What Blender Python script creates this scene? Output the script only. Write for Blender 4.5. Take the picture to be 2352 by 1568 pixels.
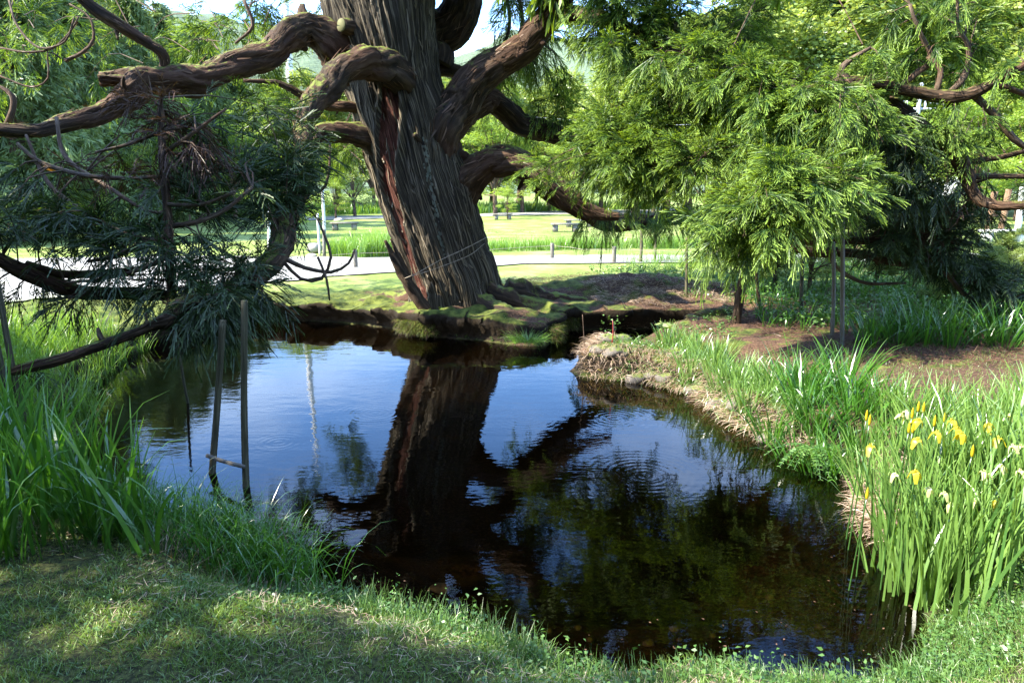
import bpy, math, random
import numpy as np
from mathutils import Vector
PI = math.pi
rng = np.random.default_rng(7)
random.seed(7)
for o in list(bpy.data.objects): bpy.data.objects.remove(o)
S = bpy.context.scene
C = S.collection

# ------------------------------------------------------------ camera
H = 2.2                                   # eye above the water
PITCH = math.radians(12.4)
cam_d = bpy.data.cameras.new("camera"); cam = bpy.data.objects.new("camera", cam_d); C.objects.link(cam)
cam_d.lens = 24; cam_d.sensor_width = 36; cam_d.clip_start = 0.05; cam_d.clip_end = 3000
cam.location = (0, 0, H); cam.rotation_euler = (PI/2 - PITCH, 0, 0)
S.camera = cam

# ------------------------------------------------------------ sun, sky, exposure
SUN_EL, SUN_AZ = math.radians(42), math.radians(-106)    # azimuth clockwise from +Y (straight ahead)
sd_ = Vector((math.sin(SUN_AZ)*math.cos(SUN_EL), math.cos(SUN_AZ)*math.cos(SUN_EL), math.sin(SUN_EL)))
sl = bpy.data.lights.new("sun", 'SUN'); sl.energy = 5.0; sl.angle = math.radians(0.5); sl.color = (1, .93, .78)
so = bpy.data.objects.new("sun", sl); C.objects.link(so); so.rotation_euler = sd_.to_track_quat('Z', 'Y').to_euler()
W = bpy.data.worlds.new("World"); S.world = W; W.use_nodes = True
nt = W.node_tree; nt.nodes.clear()
def N(nt, t, **k):
    n = nt.nodes.new(t)
    for a, b in k.items(): setattr(n, a, b)
    return n
sky = N(nt, 'ShaderNodeTexSky', sky_type='NISHITA', sun_disc=False, sun_elevation=SUN_EL, sun_rotation=SUN_AZ)
sky.air_density = 1.1; sky.dust_density = .9; sky.ozone_density = 2.0
tc = N(nt, 'ShaderNodeTexCoord'); mp = N(nt, 'ShaderNodeMapping'); mp.inputs['Scale'].default_value = (1.6, 1.6, 6)
nz = N(nt, 'ShaderNodeTexNoise'); nz.inputs['Scale'].default_value = 1.6; nz.inputs['Detail'].default_value = 7; nz.inputs['Roughness'].default_value = .6
rp = N(nt, 'ShaderNodeValToRGB'); rp.color_ramp.elements[0].position = .42; rp.color_ramp.elements[1].position = .85; rp.color_ramp.elements[0].color = (0, 0, 0, 1)
rp.color_ramp.elements[1].color = (.7, .7, .7, 1)
mx = N(nt, 'ShaderNodeMixRGB'); mx.inputs[2].default_value = (7.5, 8.5, 9.5, 1)
bg = N(nt, 'ShaderNodeBackground'); bg.inputs[1].default_value = 0.15
wo = N(nt, 'ShaderNodeOutputWorld')
L = nt.links.new
L(tc.outputs['Generated'], mp.inputs[0]); L(mp.outputs[0], nz.inputs['Vector']); L(nz.outputs[0], rp.inputs[0])
L(rp.outputs[0], mx.inputs[0]); tn = N(nt, 'ShaderNodeMixRGB', blend_type='MULTIPLY'); tn.inputs[0].default_value = 1; tn.inputs[2].default_value = (.66, .93, 1.32, 1)
L(sky.outputs[0], tn.inputs[1]); L(tn.outputs[0], mx.inputs[1]); L(mx.outputs[0], bg.inputs[0]); L(bg.outputs[0], wo.inputs[0])
S.view_settings.view_transform = 'Standard'; S.view_settings.look = 'None'
S.view_settings.exposure = 2.2; S.view_settings.gamma = 1
S.render.engine = 'CYCLES'
S.cycles.max_bounces = 6; S.cycles.transparent_max_bounces = 8; S.cycles.diffuse_bounces = 3
S.cycles.glossy_bounces = 3; S.cycles.transmission_bounces = 3
S.cycles.use_denoising = True
S.cycles.sample_clamp_indirect = 6

# ------------------------------------------------------------ photo pixel (2352 x 1568) <-> place
F_ = 1568.0
cp, sp = math.cos(PITCH), math.sin(PITCH)
def ray(u, v):
    a = (u-1176)/F_; b = (784-v)/F_
    return np.array([a, cp + b*sp, -sp + b*cp])
def P(u, v, Y):
    d = ray(u, v); return np.array([0, 0, H]) + d*(Y/d[1])
def G(u, v, z=0.):
    d = ray(u, v); t = (z-H)/d[2]; return (np.array([0, 0, H]) + d*t)[:2]

# ------------------------------------------------------------ noise helpers
def vnoise(x, y, seed=0):
    xi = np.floor(x).astype(np.int64); yi = np.floor(y).astype(np.int64); fx = x-xi; fy = y-yi
    fx = fx*fx*(3-2*fx); fy = fy*fy*(3-2*fy)
    def h(a, b):
        n = (a*374761393 + b*668265263 + seed*974634777) & 0xffffffff
        n = ((n ^ (n >> 13))*1274126177) & 0xffffffff
        return ((n ^ (n >> 16)) & 0xffff)/65535.
    return (h(xi, yi)*(1-fx)+h(xi+1, yi)*fx)*(1-fy)+(h(xi, yi+1)*(1-fx)+h(xi+1, yi+1)*fx)*fy
def fbm(x, y, seed=0, o=4):
    s = 0; a = .5
    for i in range(o): s = s + a*(vnoise(x, y, seed+i)-.5)*2; x = x*2.03; y = y*2.03; a *= .5
    return s
def sstep(a, b, x):
    t = np.clip((x-a)/(b-a), 0, 1); return t*t*(3-2*t)

# ------------------------------------------------------------ mesh helpers
def mkmesh(name, V, Q=None, T=None, attrs=None, uv=None, smooth=False):
    V = np.asarray(V, dtype=np.float32).reshape(-1, 3)
    Q = np.zeros((0, 4), np.int32) if Q is None else np.asarray(Q, np.int32).reshape(-1, 4)
    T = np.zeros((0, 3), np.int32) if T is None else np.asarray(T, np.int32).reshape(-1, 3)
    me = bpy.data.meshes.new(name)
    nq, ntt = len(Q), len(T)
    me.vertices.add(len(V)); me.vertices.foreach_set('co', V.ravel())
    me.loops.add(nq*4+ntt*3); me.loops.foreach_set('vertex_index', np.concatenate([Q.ravel(), T.ravel()]).astype(np.int32))
    me.polygons.add(nq+ntt)
    ls = np.concatenate([np.arange(nq)*4, nq*4+np.arange(ntt)*3]).astype(np.int32)
    me.polygons.foreach_set('loop_start', ls)
    if smooth: me.polygons.foreach_set('use_smooth', np.ones(nq+ntt, bool))
    for k, a in (attrs or {}).items():
        at = me.attributes.new(k, 'FLOAT', 'POINT'); at.data.foreach_set('value', np.asarray(a, np.float32).ravel())
    if uv is not None:
        at = me.attributes.new('bark', 'FLOAT_VECTOR', 'POINT'); at.data.foreach_set('vector', np.asarray(uv, np.float32).ravel())
    me.update(calc_edges=True)
    return me
def obj(name, me, mat=None, parent=None, **props):
    if mat is not None and not me.materials: me.materials.append(mat)
    o = bpy.data.objects.new(name, me); C.objects.link(o)
    if parent is not None: o.parent = parent
    for k, v in props.items(): o[k] = v
    return o
def thing(name, label, cat, loc=(0, 0, 0), group=None, rz=0):
    o = bpy.data.objects.new(name, None); C.objects.link(o); o.location = loc; o.rotation_euler = (0, 0, rz)
    o.empty_display_size = .1
    o['label'] = label; o['category'] = cat
    if group: o['group'] = group
    return o
def tagp(o, label, cat, group=None, kind=None):
    if label: o['label'] = label
    if cat: o['category'] = cat
    if group: o['group'] = group
    if kind: o['kind'] = kind
    return o
def dup(root, loc, rz=0, sc=1, label=None):
    r = root.copy(); C.objects.link(r); r.location = loc; r.rotation_euler = (0, 0, rz); r.scale = (sc, sc, sc)
    if label: r['label'] = label
    for ch in list(root.children):
        c = ch.copy(); C.objects.link(c); c.parent = r
        for g in ch.children:
            d = g.copy(); C.objects.link(d); d.parent = c
    return r

class MB:
    """collects numpy pieces into one mesh"""
    def __init__(s): s.V = []; s.Q = []; s.T = []; s.n = 0; s.A = {}; s.UV = []
    def add(s, V, Q=None, T=None, uv=None, **attrs):
        V = np.asarray(V, float).reshape(-1, 3); m = len(V)
        if Q is not None and len(Q): s.Q.append(np.asarray(Q).reshape(-1, 4)+s.n)
        if T is not None and len(T): s.T.append(np.asarray(T).reshape(-1, 3)+s.n)
        s.V.append(V); s.n += m
        for k, a in attrs.items(): s.A.setdefault(k, []).append(np.broadcast_to(np.asarray(a, float), (m,)).copy())
        if uv is not None: s.UV.append(np.asarray(uv).reshape(-1, 3))
    def mesh(s, name, smooth=False):
        V = np.concatenate(s.V); Q = np.concatenate(s.Q) if s.Q else None; T = np.concatenate(s.T) if s.T else None
        at = {k: np.concatenate(a) for k, a in s.A.items()}
        return mkmesh(name, V, Q, T, at, np.concatenate(s.UV) if s.UV else None, smooth)
    def build(s, name, mat, parent=None, smooth=False, **p):
        return obj(name, s.mesh(name, smooth), mat, parent, **p)

def spline(pts, step):
    """Catmull-Rom through rows (x,y,z,r)"""
    p = np.asarray(pts, float); p = np.vstack([2*p[0]-p[1], p, 2*p[-1]-p[-2]])
    p[0, 3] = p[1, 3]; p[-1, 3] = p[-2, 3]
    out = []
    for i in range(1, len(p)-2):
        n = max(2, int(np.linalg.norm(p[i+1, :3]-p[i, :3])/step))
        t = (np.arange(n)/n)[:, None]
        a, b, c, d = p[i-1], p[i], p[i+1], p[i+2]
        out.append(.5*((2*b)+(-a+c)*t+(2*a-5*b+4*c-d)*t*t+(-a+3*b-3*c+d)*t**3))
    out.append(p[-2][None]); o = np.vstack(out); o[:, 3] = np.maximum(o[:, 3], 1e-4)
    return o
def frames(c):
    t = np.gradient(c, axis=0); t /= np.linalg.norm(t, axis=1)[:, None]+1e-9
    n = np.zeros_like(t); ref = np.array([0, 0, 1.]) if abs(t[0][2]) < .8 else np.array([0, -1., 0])
    v = np.cross(t[0], ref); v /= np.linalg.norm(v)
    for i in range(len(t)):
        v = v - t[i]*np.dot(v, t[i]); v /= np.linalg.norm(v)+1e-9; n[i] = v
    return t, n, np.cross(t, n)
def tube(mb, pts, step=.06, sides=10, rough=0., seed=0, caps=True, freq=1.):
    s = spline(pts, step); c = s[:, :3]; r = s[:, 3]
    t, n, b = frames(c)
    th = np.linspace(0, 2*PI, sides, endpoint=False)
    le = np.concatenate([[0], np.cumsum(np.linalg.norm(np.diff(c, axis=0), axis=1))])
    R = r[:, None]*np.ones(sides)
    if rough:
        X, Y = np.meshgrid(np.cos(th)*1.7*freq, le*3*freq); X2 = np.sin(th)[None]*1.7*freq
        k = fbm(X+X2*.77+5, Y+X2*1.3, seed, 3)
        k2 = fbm(np.cos(th)[None]*6+le[:, None]*1.5, np.sin(th)[None]*6+le[:, None]*9, seed+9, 2)
        k3 = fbm(np.cos(th)[None]*3+le[:, None]*.4+50, np.sin(th)[None]*3+le[:, None]*6, seed+19, 3)
        R = R*(1+rough*k*1.9+rough*.9*k2+rough*1.6*(.25-np.abs(k3)))
    V = c[:, None]+R[..., None]*(np.cos(th)[None, :, None]*n[:, None]+np.sin(th)[None, :, None]*b[:, None])
    m = len(c); i = np.arange(m-1)[:, None]*sides; j = np.arange(sides)[None]; j2 = (j+1) % sides
    Q = np.stack([i+j, i+j2, i+sides+j2, i+sides+j], -1).reshape(-1, 4)
    Vf = V.reshape(-1, 3); T = None
    uv = np.stack(np.broadcast_arrays((th*1.)[None]*np.mean(r), le[:, None], np.zeros((m, 1))), -1).reshape(-1, 3)
    if caps:
        Vf = np.vstack([Vf, c[0], c[-1]]); uv = np.vstack([uv, uv[0], uv[-1]])
        a = m*sides; j = np.arange(sides); j2 = (j+1) % sides
        T = np.vstack([np.stack([j2, j, np.full(sides, a)], 1), np.stack([(m-1)*sides+j, (m-1)*sides+j2, np.full(sides, a+1)], 1)])
    mb.add(Vf, Q, T, uv=uv, rnd=np.full(len(Vf), (seed*.371) % 1))
def box(mb, c, s, rz=0., rx=0.):
    x, y, z = np.array(s)/2
    v = np.array([[i, j, k] for i in (-x, x) for j in (-y, y) for k in (-z, z)], float)
    ca, sa = math.cos(rx), math.sin(rx); v = v @ np.array([[1, 0, 0], [0, ca, sa], [0, -sa, ca]])
    ca, sa = math.cos(rz), math.sin(rz); v = v @ np.array([[ca, sa, 0], [-sa, ca, 0], [0, 0, 1]])
    mb.add(v+np.array(c), [[0, 1, 3, 2], [4, 6, 7, 5], [0, 4, 5, 1], [2, 3, 7, 6], [0, 2, 6, 4], [1, 5, 7, 3]], uv=v, rnd=.5)

def ribbons(mb, base, dirn, length, width, bend, segs=4, rnd=None, face=None, taper=1.2, fold=0.):
    """N blades; base (N,3), dirn (N,3) start direction, bend = how much it falls over"""
    n = len(base); t = np.linspace(0, 1, segs+1)
    d = dirn/np.linalg.norm(dirn, axis=1)[:, None]
    length = np.broadcast_to(length, (n,)); width = np.broadcast_to(width, (n,)); bend = np.broadcast_to(bend, (n,))
    hz = d.copy(); hz[:, 2] = 0; hz /= np.linalg.norm(hz, axis=1)[:, None]+1e-6
    # bending: direction rotates toward horizontal-down
    pos = np.zeros((n, segs+1, 3)); cur = base.copy(); pos[:, 0] = cur
    for k in range(segs):
        f = bend*(t[k+1]**1.6)
        dd = d*(1-f)[:, None]+hz*f[:, None]*.8 + np.array([0, 0, -1.])*(np.maximum(f-.45, 0)*1.3)[:, None]
        dd /= np.linalg.norm(dd, axis=1)[:, None]
        cur = cur+dd*(length/segs)[:, None]; pos[:, k+1] = cur
    if face is None:
        a = rng.uniform(0, 2*PI, n); face = np.stack([np.cos(a), np.sin(a), np.zeros(n)], 1)
    side = face-d*np.sum(face*d, 1)[:, None]; side /= np.linalg.norm(side, axis=1)[:, None]+1e-6
    w = width[:, None]*(1-t[None]**taper*.92)*(.75+.25*np.minimum(t[None]*6, 1))*.5
    Lf = pos-side[:, None]*w[..., None]; Rt = pos+side[:, None]*w[..., None]
    V = np.stack([Lf, Rt], 2).reshape(n, -1, 3)      # n,(segs+1)*2
    k = np.arange(segs)*2
    Q0 = np.stack([k, k+1, k+3, k+2], 1)
    Q = (Q0[None]+(np.arange(n)*(segs+1)*2)[:, None, None]).reshape(-1, 4)
    if rnd is None: rnd = rng.uniform(0, 1, n)
    mb.add(V.reshape(-1, 3), Q, rnd=np.repeat(rnd, (segs+1)*2), tip=np.tile(np.repeat(t, 2), n))

def inst(mb, PV, PQ, X, Z, pos, sc, droop=0., ptip=None, rnd=None):
    """copy proto (M verts) to N frames: X = local x axis, Z = approx up"""
    n = len(pos); X = X/np.linalg.norm(X, axis=1)[:, None]
    Y = np.cross(Z, X); Y /= np.linalg.norm(Y, axis=1)[:, None]+1e-6; Z = np.cross(X, Y)
    sc = np.broadcast_to(sc, (n,))
    R = np.stack([X, Y, Z], 1)                # rows
    V = np.einsum('mk,nkj->nmj', PV, R)*sc[:, None, None]
    V[..., 2] -= (np.broadcast_to(droop, (n,))[:, None]*np.clip(PV[:, 0], 0, 2)[None]**2*sc[:, None])
    V += pos[:, None]
    Q = (PQ[None]+(np.arange(n)*len(PV))[:, None, None]).reshape(-1, 4)
    if rnd is None: rnd = rng.uniform(0, 1, n)
    mb.add(V.reshape(-1, 3), Q, rnd=np.repeat(rnd, len(PV)), tip=np.tile(ptip if ptip is not None else PV[:, 0], n))

# ------------------------------------------------------------ materials
def mat(name):
    m = bpy.data.materials.new(name); m.use_nodes = True; nt = m.node_tree; nt.nodes.clear()
    return m, nt, N(nt, 'ShaderNodeOutputMaterial')
def ramp(nt, els, interp='LINEAR'):
    r = N(nt, 'ShaderNodeValToRGB'); cr = r.color_ramp; cr.interpolation = interp
    while len(cr.elements) < len(els): cr.elements.new(.5)
    for e, (p, c) in zip(cr.elements, els): e.position = p; e.color = (*c, 1)
    return r
def noise(nt, scale, detail=4, rough=.55, vec=None, mscale=None, attr=None, off=None):
    n = N(nt, 'ShaderNodeTexNoise'); n.inputs['Scale'].default_value = scale; n.inputs['Detail'].default_value = detail; n.inputs['Roughness'].default_value = rough
    if attr: a = N(nt, 'ShaderNodeAttribute', attribute_name=attr); v = a.outputs['Vector']
    else: v = N(nt, 'ShaderNodeTexCoord').outputs['Object'] if vec is None else vec
    if mscale or off:
        mp = N(nt, 'ShaderNodeMapping'); mp.inputs['Scale'].default_value = mscale or (1, 1, 1)
        if off: mp.inputs['Location'].default_value = off
        nt.links.new(v, mp.inputs[0]); v = mp.outputs[0]
    nt.links.new(v, n.inputs['Vector']); return n
def mixc(nt, f, a, b, bt='MIX'):
    m = N(nt, 'ShaderNodeMixRGB', blend_type=bt)
    for i, x in enumerate((f, a, b)):
        if isinstance(x, (int, float)): m.inputs[i].default_value = x
        elif isinstance(x, tuple): m.inputs[i].default_value = (*x, 1)
        else: nt.links.new(x, m.inputs[i])
    return m.outputs[0]
def mth(nt, op, a, b=0., c=None, clamp=False):
    m = N(nt, 'ShaderNodeMath', operation=op); m.use_clamp = clamp
    for i, x in enumerate((a, b) if c is None else (a, b, c)):
        if isinstance(x, (int, float)): m.inputs[i].default_value = x
        else: nt.links.new(x, m.inputs[i])
    return m.outputs[0]
def sst(nt, x, a, b):
    m = N(nt, 'ShaderNodeMapRange', interpolation_type='SMOOTHSTEP')
    nt.links.new(x, m.inputs[0])
    for i, y in ((1, a), (2, b)):
        if isinstance(y, (int, float)): m.inputs[i].default_value = y
        else: nt.links.new(y, m.inputs[i])
    return m.outputs[0]
def bump(nt, h, strength, dist):
    b = N(nt, 'ShaderNodeBump'); b.inputs['Strength'].default_value = strength; b.inputs['Distance'].default_value = dist
    nt.links.new(h, b.inputs['Height']); return b.outputs[0]

def leafmat(name, c0, c1, ctip=None, trans=.4, gloss=.06, rough=.4, tipstart=.4, tb=.35):
    """leaf: diffuse + light coming through + a little gloss; colour varies leaf by leaf"""
    m, nt, out = mat(name); L = nt.links.new
    a = N(nt, 'ShaderNodeAttribute', attribute_name='rnd'); t = N(nt, 'ShaderNodeAttribute', attribute_name='tip')
    col = mixc(nt, a.outputs['Fac'], c0, c1)
    if ctip: col = mixc(nt, sst(nt, t.outputs['Fac'], tipstart, 1.), col, ctip)
    d = N(nt, 'ShaderNodeBsdfDiffuse'); tr = N(nt, 'ShaderNodeBsdfTranslucent'); g = N(nt, 'ShaderNodeBsdfGlossy')
    g.inputs['Roughness'].default_value = rough
    tcol = mixc(nt, 1., col, (1.3, 1.2, tb), 'MULTIPLY')
    L(col, d.inputs[0]); L(tcol, tr.inputs[0])
    m1 = N(nt, 'ShaderNodeMixShader'); m1.inputs[0].default_value = trans; L(d.outputs[0], m1.inputs[1]); L(tr.outputs[0], m1.inputs[2])
    m2 = N(nt, 'ShaderNodeMixShader'); m2.inputs[0].default_value = gloss; L(m1.outputs[0], m2.inputs[1]); L(g.outputs[0], m2.inputs[2])
    L(m2.outputs[0], out.inputs[0]); return m

M = {}
M['cedar'] = leafmat('cedar_leaf', (.022, .052, .016), (.04, .095, .022), (.28, .42, .07), .4, .02, .45, .25)  # fresh tips, with sunlit brightness added to their colour
M['cedar_shaded'] = leafmat('cedar_leaf_shaded', (.014, .03, .008), (.03, .06, .014), (.06, .11, .025), .22, .04, .5, .5)  # darker copy of the cedar leaf: shade put into the colour
M['cedar_dead'] = leafmat('cedar_leaf_dead', (.045, .026, .02), (.08, .048, .034), None, .2, .02)
M['cedar_far'] = leafmat('cedar_leaf_far', (.07, .12, .045), (.17, .24, .09), (.2, .28, .11), .35, .03, tb=.6)
M['maple'] = leafmat('maple_leaf', (.16, .27, .05), (.3, .4, .09), None, .5, .03, tb=.55)
M['broad'] = leafmat('broad_leaf', (.12, .19, .045), (.3, .37, .1), None, .45, .04, tb=.6)
M['pale'] = leafmat('pale_leaf', (.22, .3, .1), (.32, .4, .16), None, .45, .05)
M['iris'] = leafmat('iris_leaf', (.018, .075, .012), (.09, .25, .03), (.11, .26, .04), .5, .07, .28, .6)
M['iris_r'] = leafmat('flag_leaf', (.04, .11, .02), (.2, .34, .08), (.2, .33, .08), .36, .09, .3, .75)  # paler copy of the iris leaf: sun and glints put into the colour
M['reed'] = leafmat('reed_leaf', (.05, .13, .02), (.18, .34, .05), (.22, .38, .08), .5, .06, .35)
M['lawn'] = leafmat('lawn_blade', (.035, .09, .015), (.17, .28, .055), (.22, .33, .09), .35, .05, .4)
M['weed'] = leafmat('weed_leaf', (.05, .13, .03), (.12, .22, .05), None, .35, .05, .4)
M['straw'] = leafmat('dry_straw', (.2, .13, .09), (.52, .4, .3), None, .25, .04)
M['litter'] = leafmat('cedar_litter', (.06, .03, .02), (.15, .08, .05), None, .15, .03)  # litter brown, darkened in colour to stand in for cast shade
M['petal'] = leafmat('yellow_petal', (.5, .42, .02), (.6, .52, .06), None, .45, .03)
M['petalw'] = leafmat('cream_petal', (.5, .52, .22), (.66, .68, .42), None, .4, .03)

M['strip'] = leafmat('shredded_bark', (.025, .018, .012), (.2, .16, .11), None, .03, .02)
M['flake'] = leafmat('peeling_bark', (.03, .018, .01), (.17, .1, .062), None, .05, .02)
M['moss'] = leafmat('moss_tuft', (.025, .04, .008), (.13, .16, .03), None, .3, .02)
def barkmat(name, c0, c1, c2, moss=.5, red=False, along=1.1, across=55):
    m, nt, out = mat(name); L = nt.links.new
    n1 = noise(nt, 1, 5, .6, attr='bark', mscale=(across, along, 1))
    n2 = noise(nt, 1, 4, .6, attr='bark', mscale=(across*3, along*4, 1), off=(3, 1, 0))
    n3 = noise(nt, 1.3, 4)
    r = ramp(nt, [(.33, c0), (.52, c1), (.72, c2)]); L(n1.outputs[0], r.inputs[0])
    col = mixc(nt, sst(nt, n3.outputs[0], .4, .65), r.outputs[0], (.1, .04, .022), 'MIX') if not red else r.outputs[0]
    if not red: col = mixc(nt, .35 if name in ('cedar_limb_bark', 'twig_bark') else 0., r.outputs[0], col)
    if red:
        at = N(nt, 'ShaderNodeAttribute', attribute_name='redm'); wob = noise(nt, 1, 4, .6, attr='bark', mscale=(14, 2.2, 1), off=(7, 3, 0))
        rm = sst(nt, mth(nt, 'ADD', at.outputs['Fac'], mth(nt, 'MULTIPLY', mth(nt, 'SUBTRACT', wob.outputs[0], .5), .9)), .45, .62)
        rr = ramp(nt, [(.36, (.02, .007, .005)), (.54, (.09, .028, .017)), (.74, (.24, .1, .065))]); L(n2.outputs[0], rr.inputs[0])
        col = mixc(nt, rm, col, rr.outputs[0])
        al = N(nt, 'ShaderNodeAttribute', attribute_name='lich')
        vo = N(nt, 'ShaderNodeTexVoronoi'); vo.inputs['Scale'].default_value = 1
        ab = N(nt, 'ShaderNodeAttribute', attribute_name='bark'); mp = N(nt, 'ShaderNodeMapping'); mp.inputs['Scale'].default_value = (26, 15, 1)
        L(ab.outputs['Vector'], mp.inputs[0]); L(mp.outputs[0], vo.inputs['Vector'])
        lw = noise(nt, 1, 4, .7, attr='bark', mscale=(30, 12, 1), off=(1, 9, 0))
        lm = sst(nt, mth(nt, 'SUBTRACT', mth(nt, 'ADD', al.outputs['Fac'], mth(nt, 'MULTIPLY', lw.outputs[0], 1.)), mth(nt, 'MULTIPLY', vo.outputs['Distance'], .9)), .72, .8)
        col = mixc(nt, mth(nt, 'MULTIPLY', lm, .7), col, (.2, .22, .17))
    # moss on upper faces
    ge = N(nt, 'ShaderNodeNewGeometry'); sx = N(nt, 'ShaderNodeSeparateXYZ'); L(ge.outputs['Normal'], sx.inputs[0])
    mn = noise(nt, 7, 6, .75)
    mm = sst(nt, mth(nt, 'ADD', mth(nt, 'MULTIPLY', sx.outputs['Z'], .6), mth(nt, 'MULTIPLY', mn.outputs[0], 1.)), 1.02-moss*.22, 1.22-moss*.2)
    mc = mixc(nt, n2.outputs[0], (.05, .07, .012), (.2, .24, .04))
    col = mixc(nt, mm, col, mc)
    b = N(nt, 'ShaderNodeBsdfPrincipled'); b.inputs['Roughness'].default_value = .85
    b.inputs['Specular IOR Level'].default_value = .25
    L(col, b.inputs['Base Color'])
    hh = mth(nt, 'ADD', n1.outputs[0], mth(nt, 'MULTIPLY', n2.outputs[0], .5))
    L(bump(nt, hh, 1., .035 if red else .02), b.inputs['Normal']); L(b.outputs[0], out.inputs[0]); return m
M['trunk'] = barkmat('cedar_trunk_bark', (.008, .006, .004), (.052, .041, .027), (.3, .25, .17), .1, red=True)
M['limb'] = barkmat('cedar_limb_bark', (.01, .007, .005), (.042, .027, .016), (.12, .08, .05), .5, along=3, across=22)
M['twig'] = barkmat('twig_bark', (.04, .03, .02), (.1, .07, .05), (.2, .16, .12), .0, along=4, across=20)
M['pole'] = barkmat('pole_bark', (.045, .042, .025), (.1, .09, .055), (.17, .15, .1), .15, along=2, across=30)
M['palewood'] = barkmat('weathered_wood', (.5, .5, .48), (.7, .7, .68), (.8, .8, .79), -3, along=2, across=30)
M['greywood'] = barkmat('grey_wood', (.08, .07, .06), (.16, .15, .13), (.25, .24, .22), -2, along=2, across=30)
M['brownwood'] = barkmat('brown_wood', (.12, .07, .04), (.2, .12, .07), (.3, .2, .13), -2, along=2, across=30)

def simple(name, c0, c1, scale=8, rough=.8, bd=.01, spec=.3, metal=0):
    m, nt, out = mat(name); n = noise(nt, scale, 6, .6); b = N(nt, 'ShaderNodeBsdfPrincipled')
    nt.links.new(mixc(nt, n.outputs[0], c0, c1), b.inputs['Base Color']); b.inputs['Roughness'].default_value = rough
    b.inputs['Specular IOR Level'].default_value = spec; b.inputs['Metallic'].default_value = metal
    nt.links.new(bump(nt, n.outputs[0], .7, bd), b.inputs['Normal']); nt.links.new(b.outputs[0], out.inputs[0]); return m
M['stone'] = simple('stone', (.16, .15, .13), (.42, .4, .36), 6, .85, .02)
M['darkstone'] = barkmat('mossy_stone', (.04, .035, .03), (.12, .105, .09), (.25, .22, .19), .5, along=9, across=9)
M['wire'] = simple('wire', (.2, .17, .14), (.35, .3, .25), 20, .6, .001)
M['rope'] = simple('rope', (.2, .16, .12), (.34, .28, .21), 60, .8, .002)
M['white'] = simple('white_paint', (.62, .62, .6), (.8, .8, .78), 10, .6, .001)
M['metal'] = simple('grey_metal', (.35, .37, .38), (.5, .52, .54), 10, .45, .001, metal=.4)
M['palewood'] = simple('weathered_white_wood', (.42, .42, .4), (.75, .75, .73), 9, .8, .01)
M['orange'] = leafmat('orange_leaf', (.7, .28, .03), (.75, .35, .05), None, .4, .03)
M['wound'] = simple('cut_wood', (.07, .075, .025), (.15, .14, .07), 14, .9, .006)

# ------------------------------------------------------------ pond outline and ground height
pond_px = [(460,748),(330,792),(225,868),(180,950),(170,1050),(260,1140),(420,1195),(600,1225),(700,1290),(705,1345),(850,1376),
 (1000,1412),(1150,1470),(1300,1520),(1500,1540),(1750,1535),(1980,1548),(2090,1480),(2130,1400),(2060,1310),(2000,1210),
 (1960,1095),(1890,1045),(1760,1010),(1650,940),(1570,898),(1450,876),(1345,864),(1318,848),(1360,812),(1450,795),(1580,780),(1690,768),(1735,750),
 (1690,752),(1500,756),(1350,758),(1268,766),(1255,794),(1180,792),(1080,780),(960,770),(900,756),(780,742),(650,736),(540,736)]
pond = np.array([G(u, v) for u, v in pond_px])
# dense and slightly wobbly outline
def densify(p, k=8):
    p = np.asarray(p); q = np.vstack([p[-1], p, p[0], p[1]]); out = []
    for i in range(1, len(q)-2):
        t = (np.arange(k)/k)[:, None]; a, b, c, d = q[i-1], q[i], q[i+1], q[i+2]
        out.append(.5*((2*b)+(-a+c)*t+(2*a-5*b+4*c-d)*t*t+(-a+3*b-3*c+d)*t**3))
    return np.vstack(out)
pond = densify(pond, 9)
pond = pond+np.stack([fbm(pond[:, 0]*2.3, pond[:, 1]*2.3, 3)*.13, fbm(pond[:, 0]*2.3+9, pond[:, 1]*2.3, 4)*.1], 1)+np.stack([fbm(pond[:, 0]*7, pond[:, 1]*7, 5, 2)*.07, fbm(pond[:, 0]*7+9, pond[:, 1]*7, 6, 2)*.06], 1)
def inside(poly, x, y):
    r = np.zeros(x.shape, bool); n = len(poly); j = n-1
    for i in range(n):
        xi, yi = poly[i]; xj, yj = poly[j]
        c = ((yi > y) != (yj > y)) & (x < (xj-xi)*(y-yi)/(yj-yi+1e-12)+xi); r ^= c; j = i
    return r
def sdist(poly, x, y):
    d = np.full(x.shape, 1e9); n = len(poly)
    for i in range(n):
        a = poly[i]; b = poly[(i+1) % n]; ab = b-a; l2 = ab@ab+1e-12
        t = np.clip(((x-a[0])*ab[0]+(y-a[1])*ab[1])/l2, 0, 1)
        d = np.minimum(d, (x-a[0]-t*ab[0])**2+(y-a[1]-t*ab[1])**2)
    d = np.sqrt(d); return np.where(inside(poly, x, y), -d, d)
# cached field for lookups
GX = np.arange(-12, 12.01, .06); GY = np.arange(.5, 17.01, .06)
_gx, _gy = np.meshgrid(GX, GY); SDF = sdist(pond, _gx, _gy)
def sdl(x, y):
    fx = np.clip((x-GX[0])/.06, 0, len(GX)-1.001); fy = np.clip((y-GY[0])/.06, 0, len(GY)-1.001)
    i = fx.astype(int); j = fy.astype(int); fx = fx-i; fy = fy-j
    s = (SDF[j, i]*(1-fx)+SDF[j, i+1]*fx)*(1-fy)+(SDF[j+1, i]*(1-fx)+SDF[j+1, i+1]*fx)*fy
    out = (x < GX[0]) | (x > GX[-1]) | (y < GY[0]) | (y > GY[-1])
    ox = np.maximum(np.maximum(GX[0]-x, x-GX[-1]), 0); oy = np.maximum(np.maximum(GY[0]-y, y-GY[-1]), 0)
    return np.where(out, np.maximum(s, .5)+np.hypot(ox, oy), s)
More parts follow.
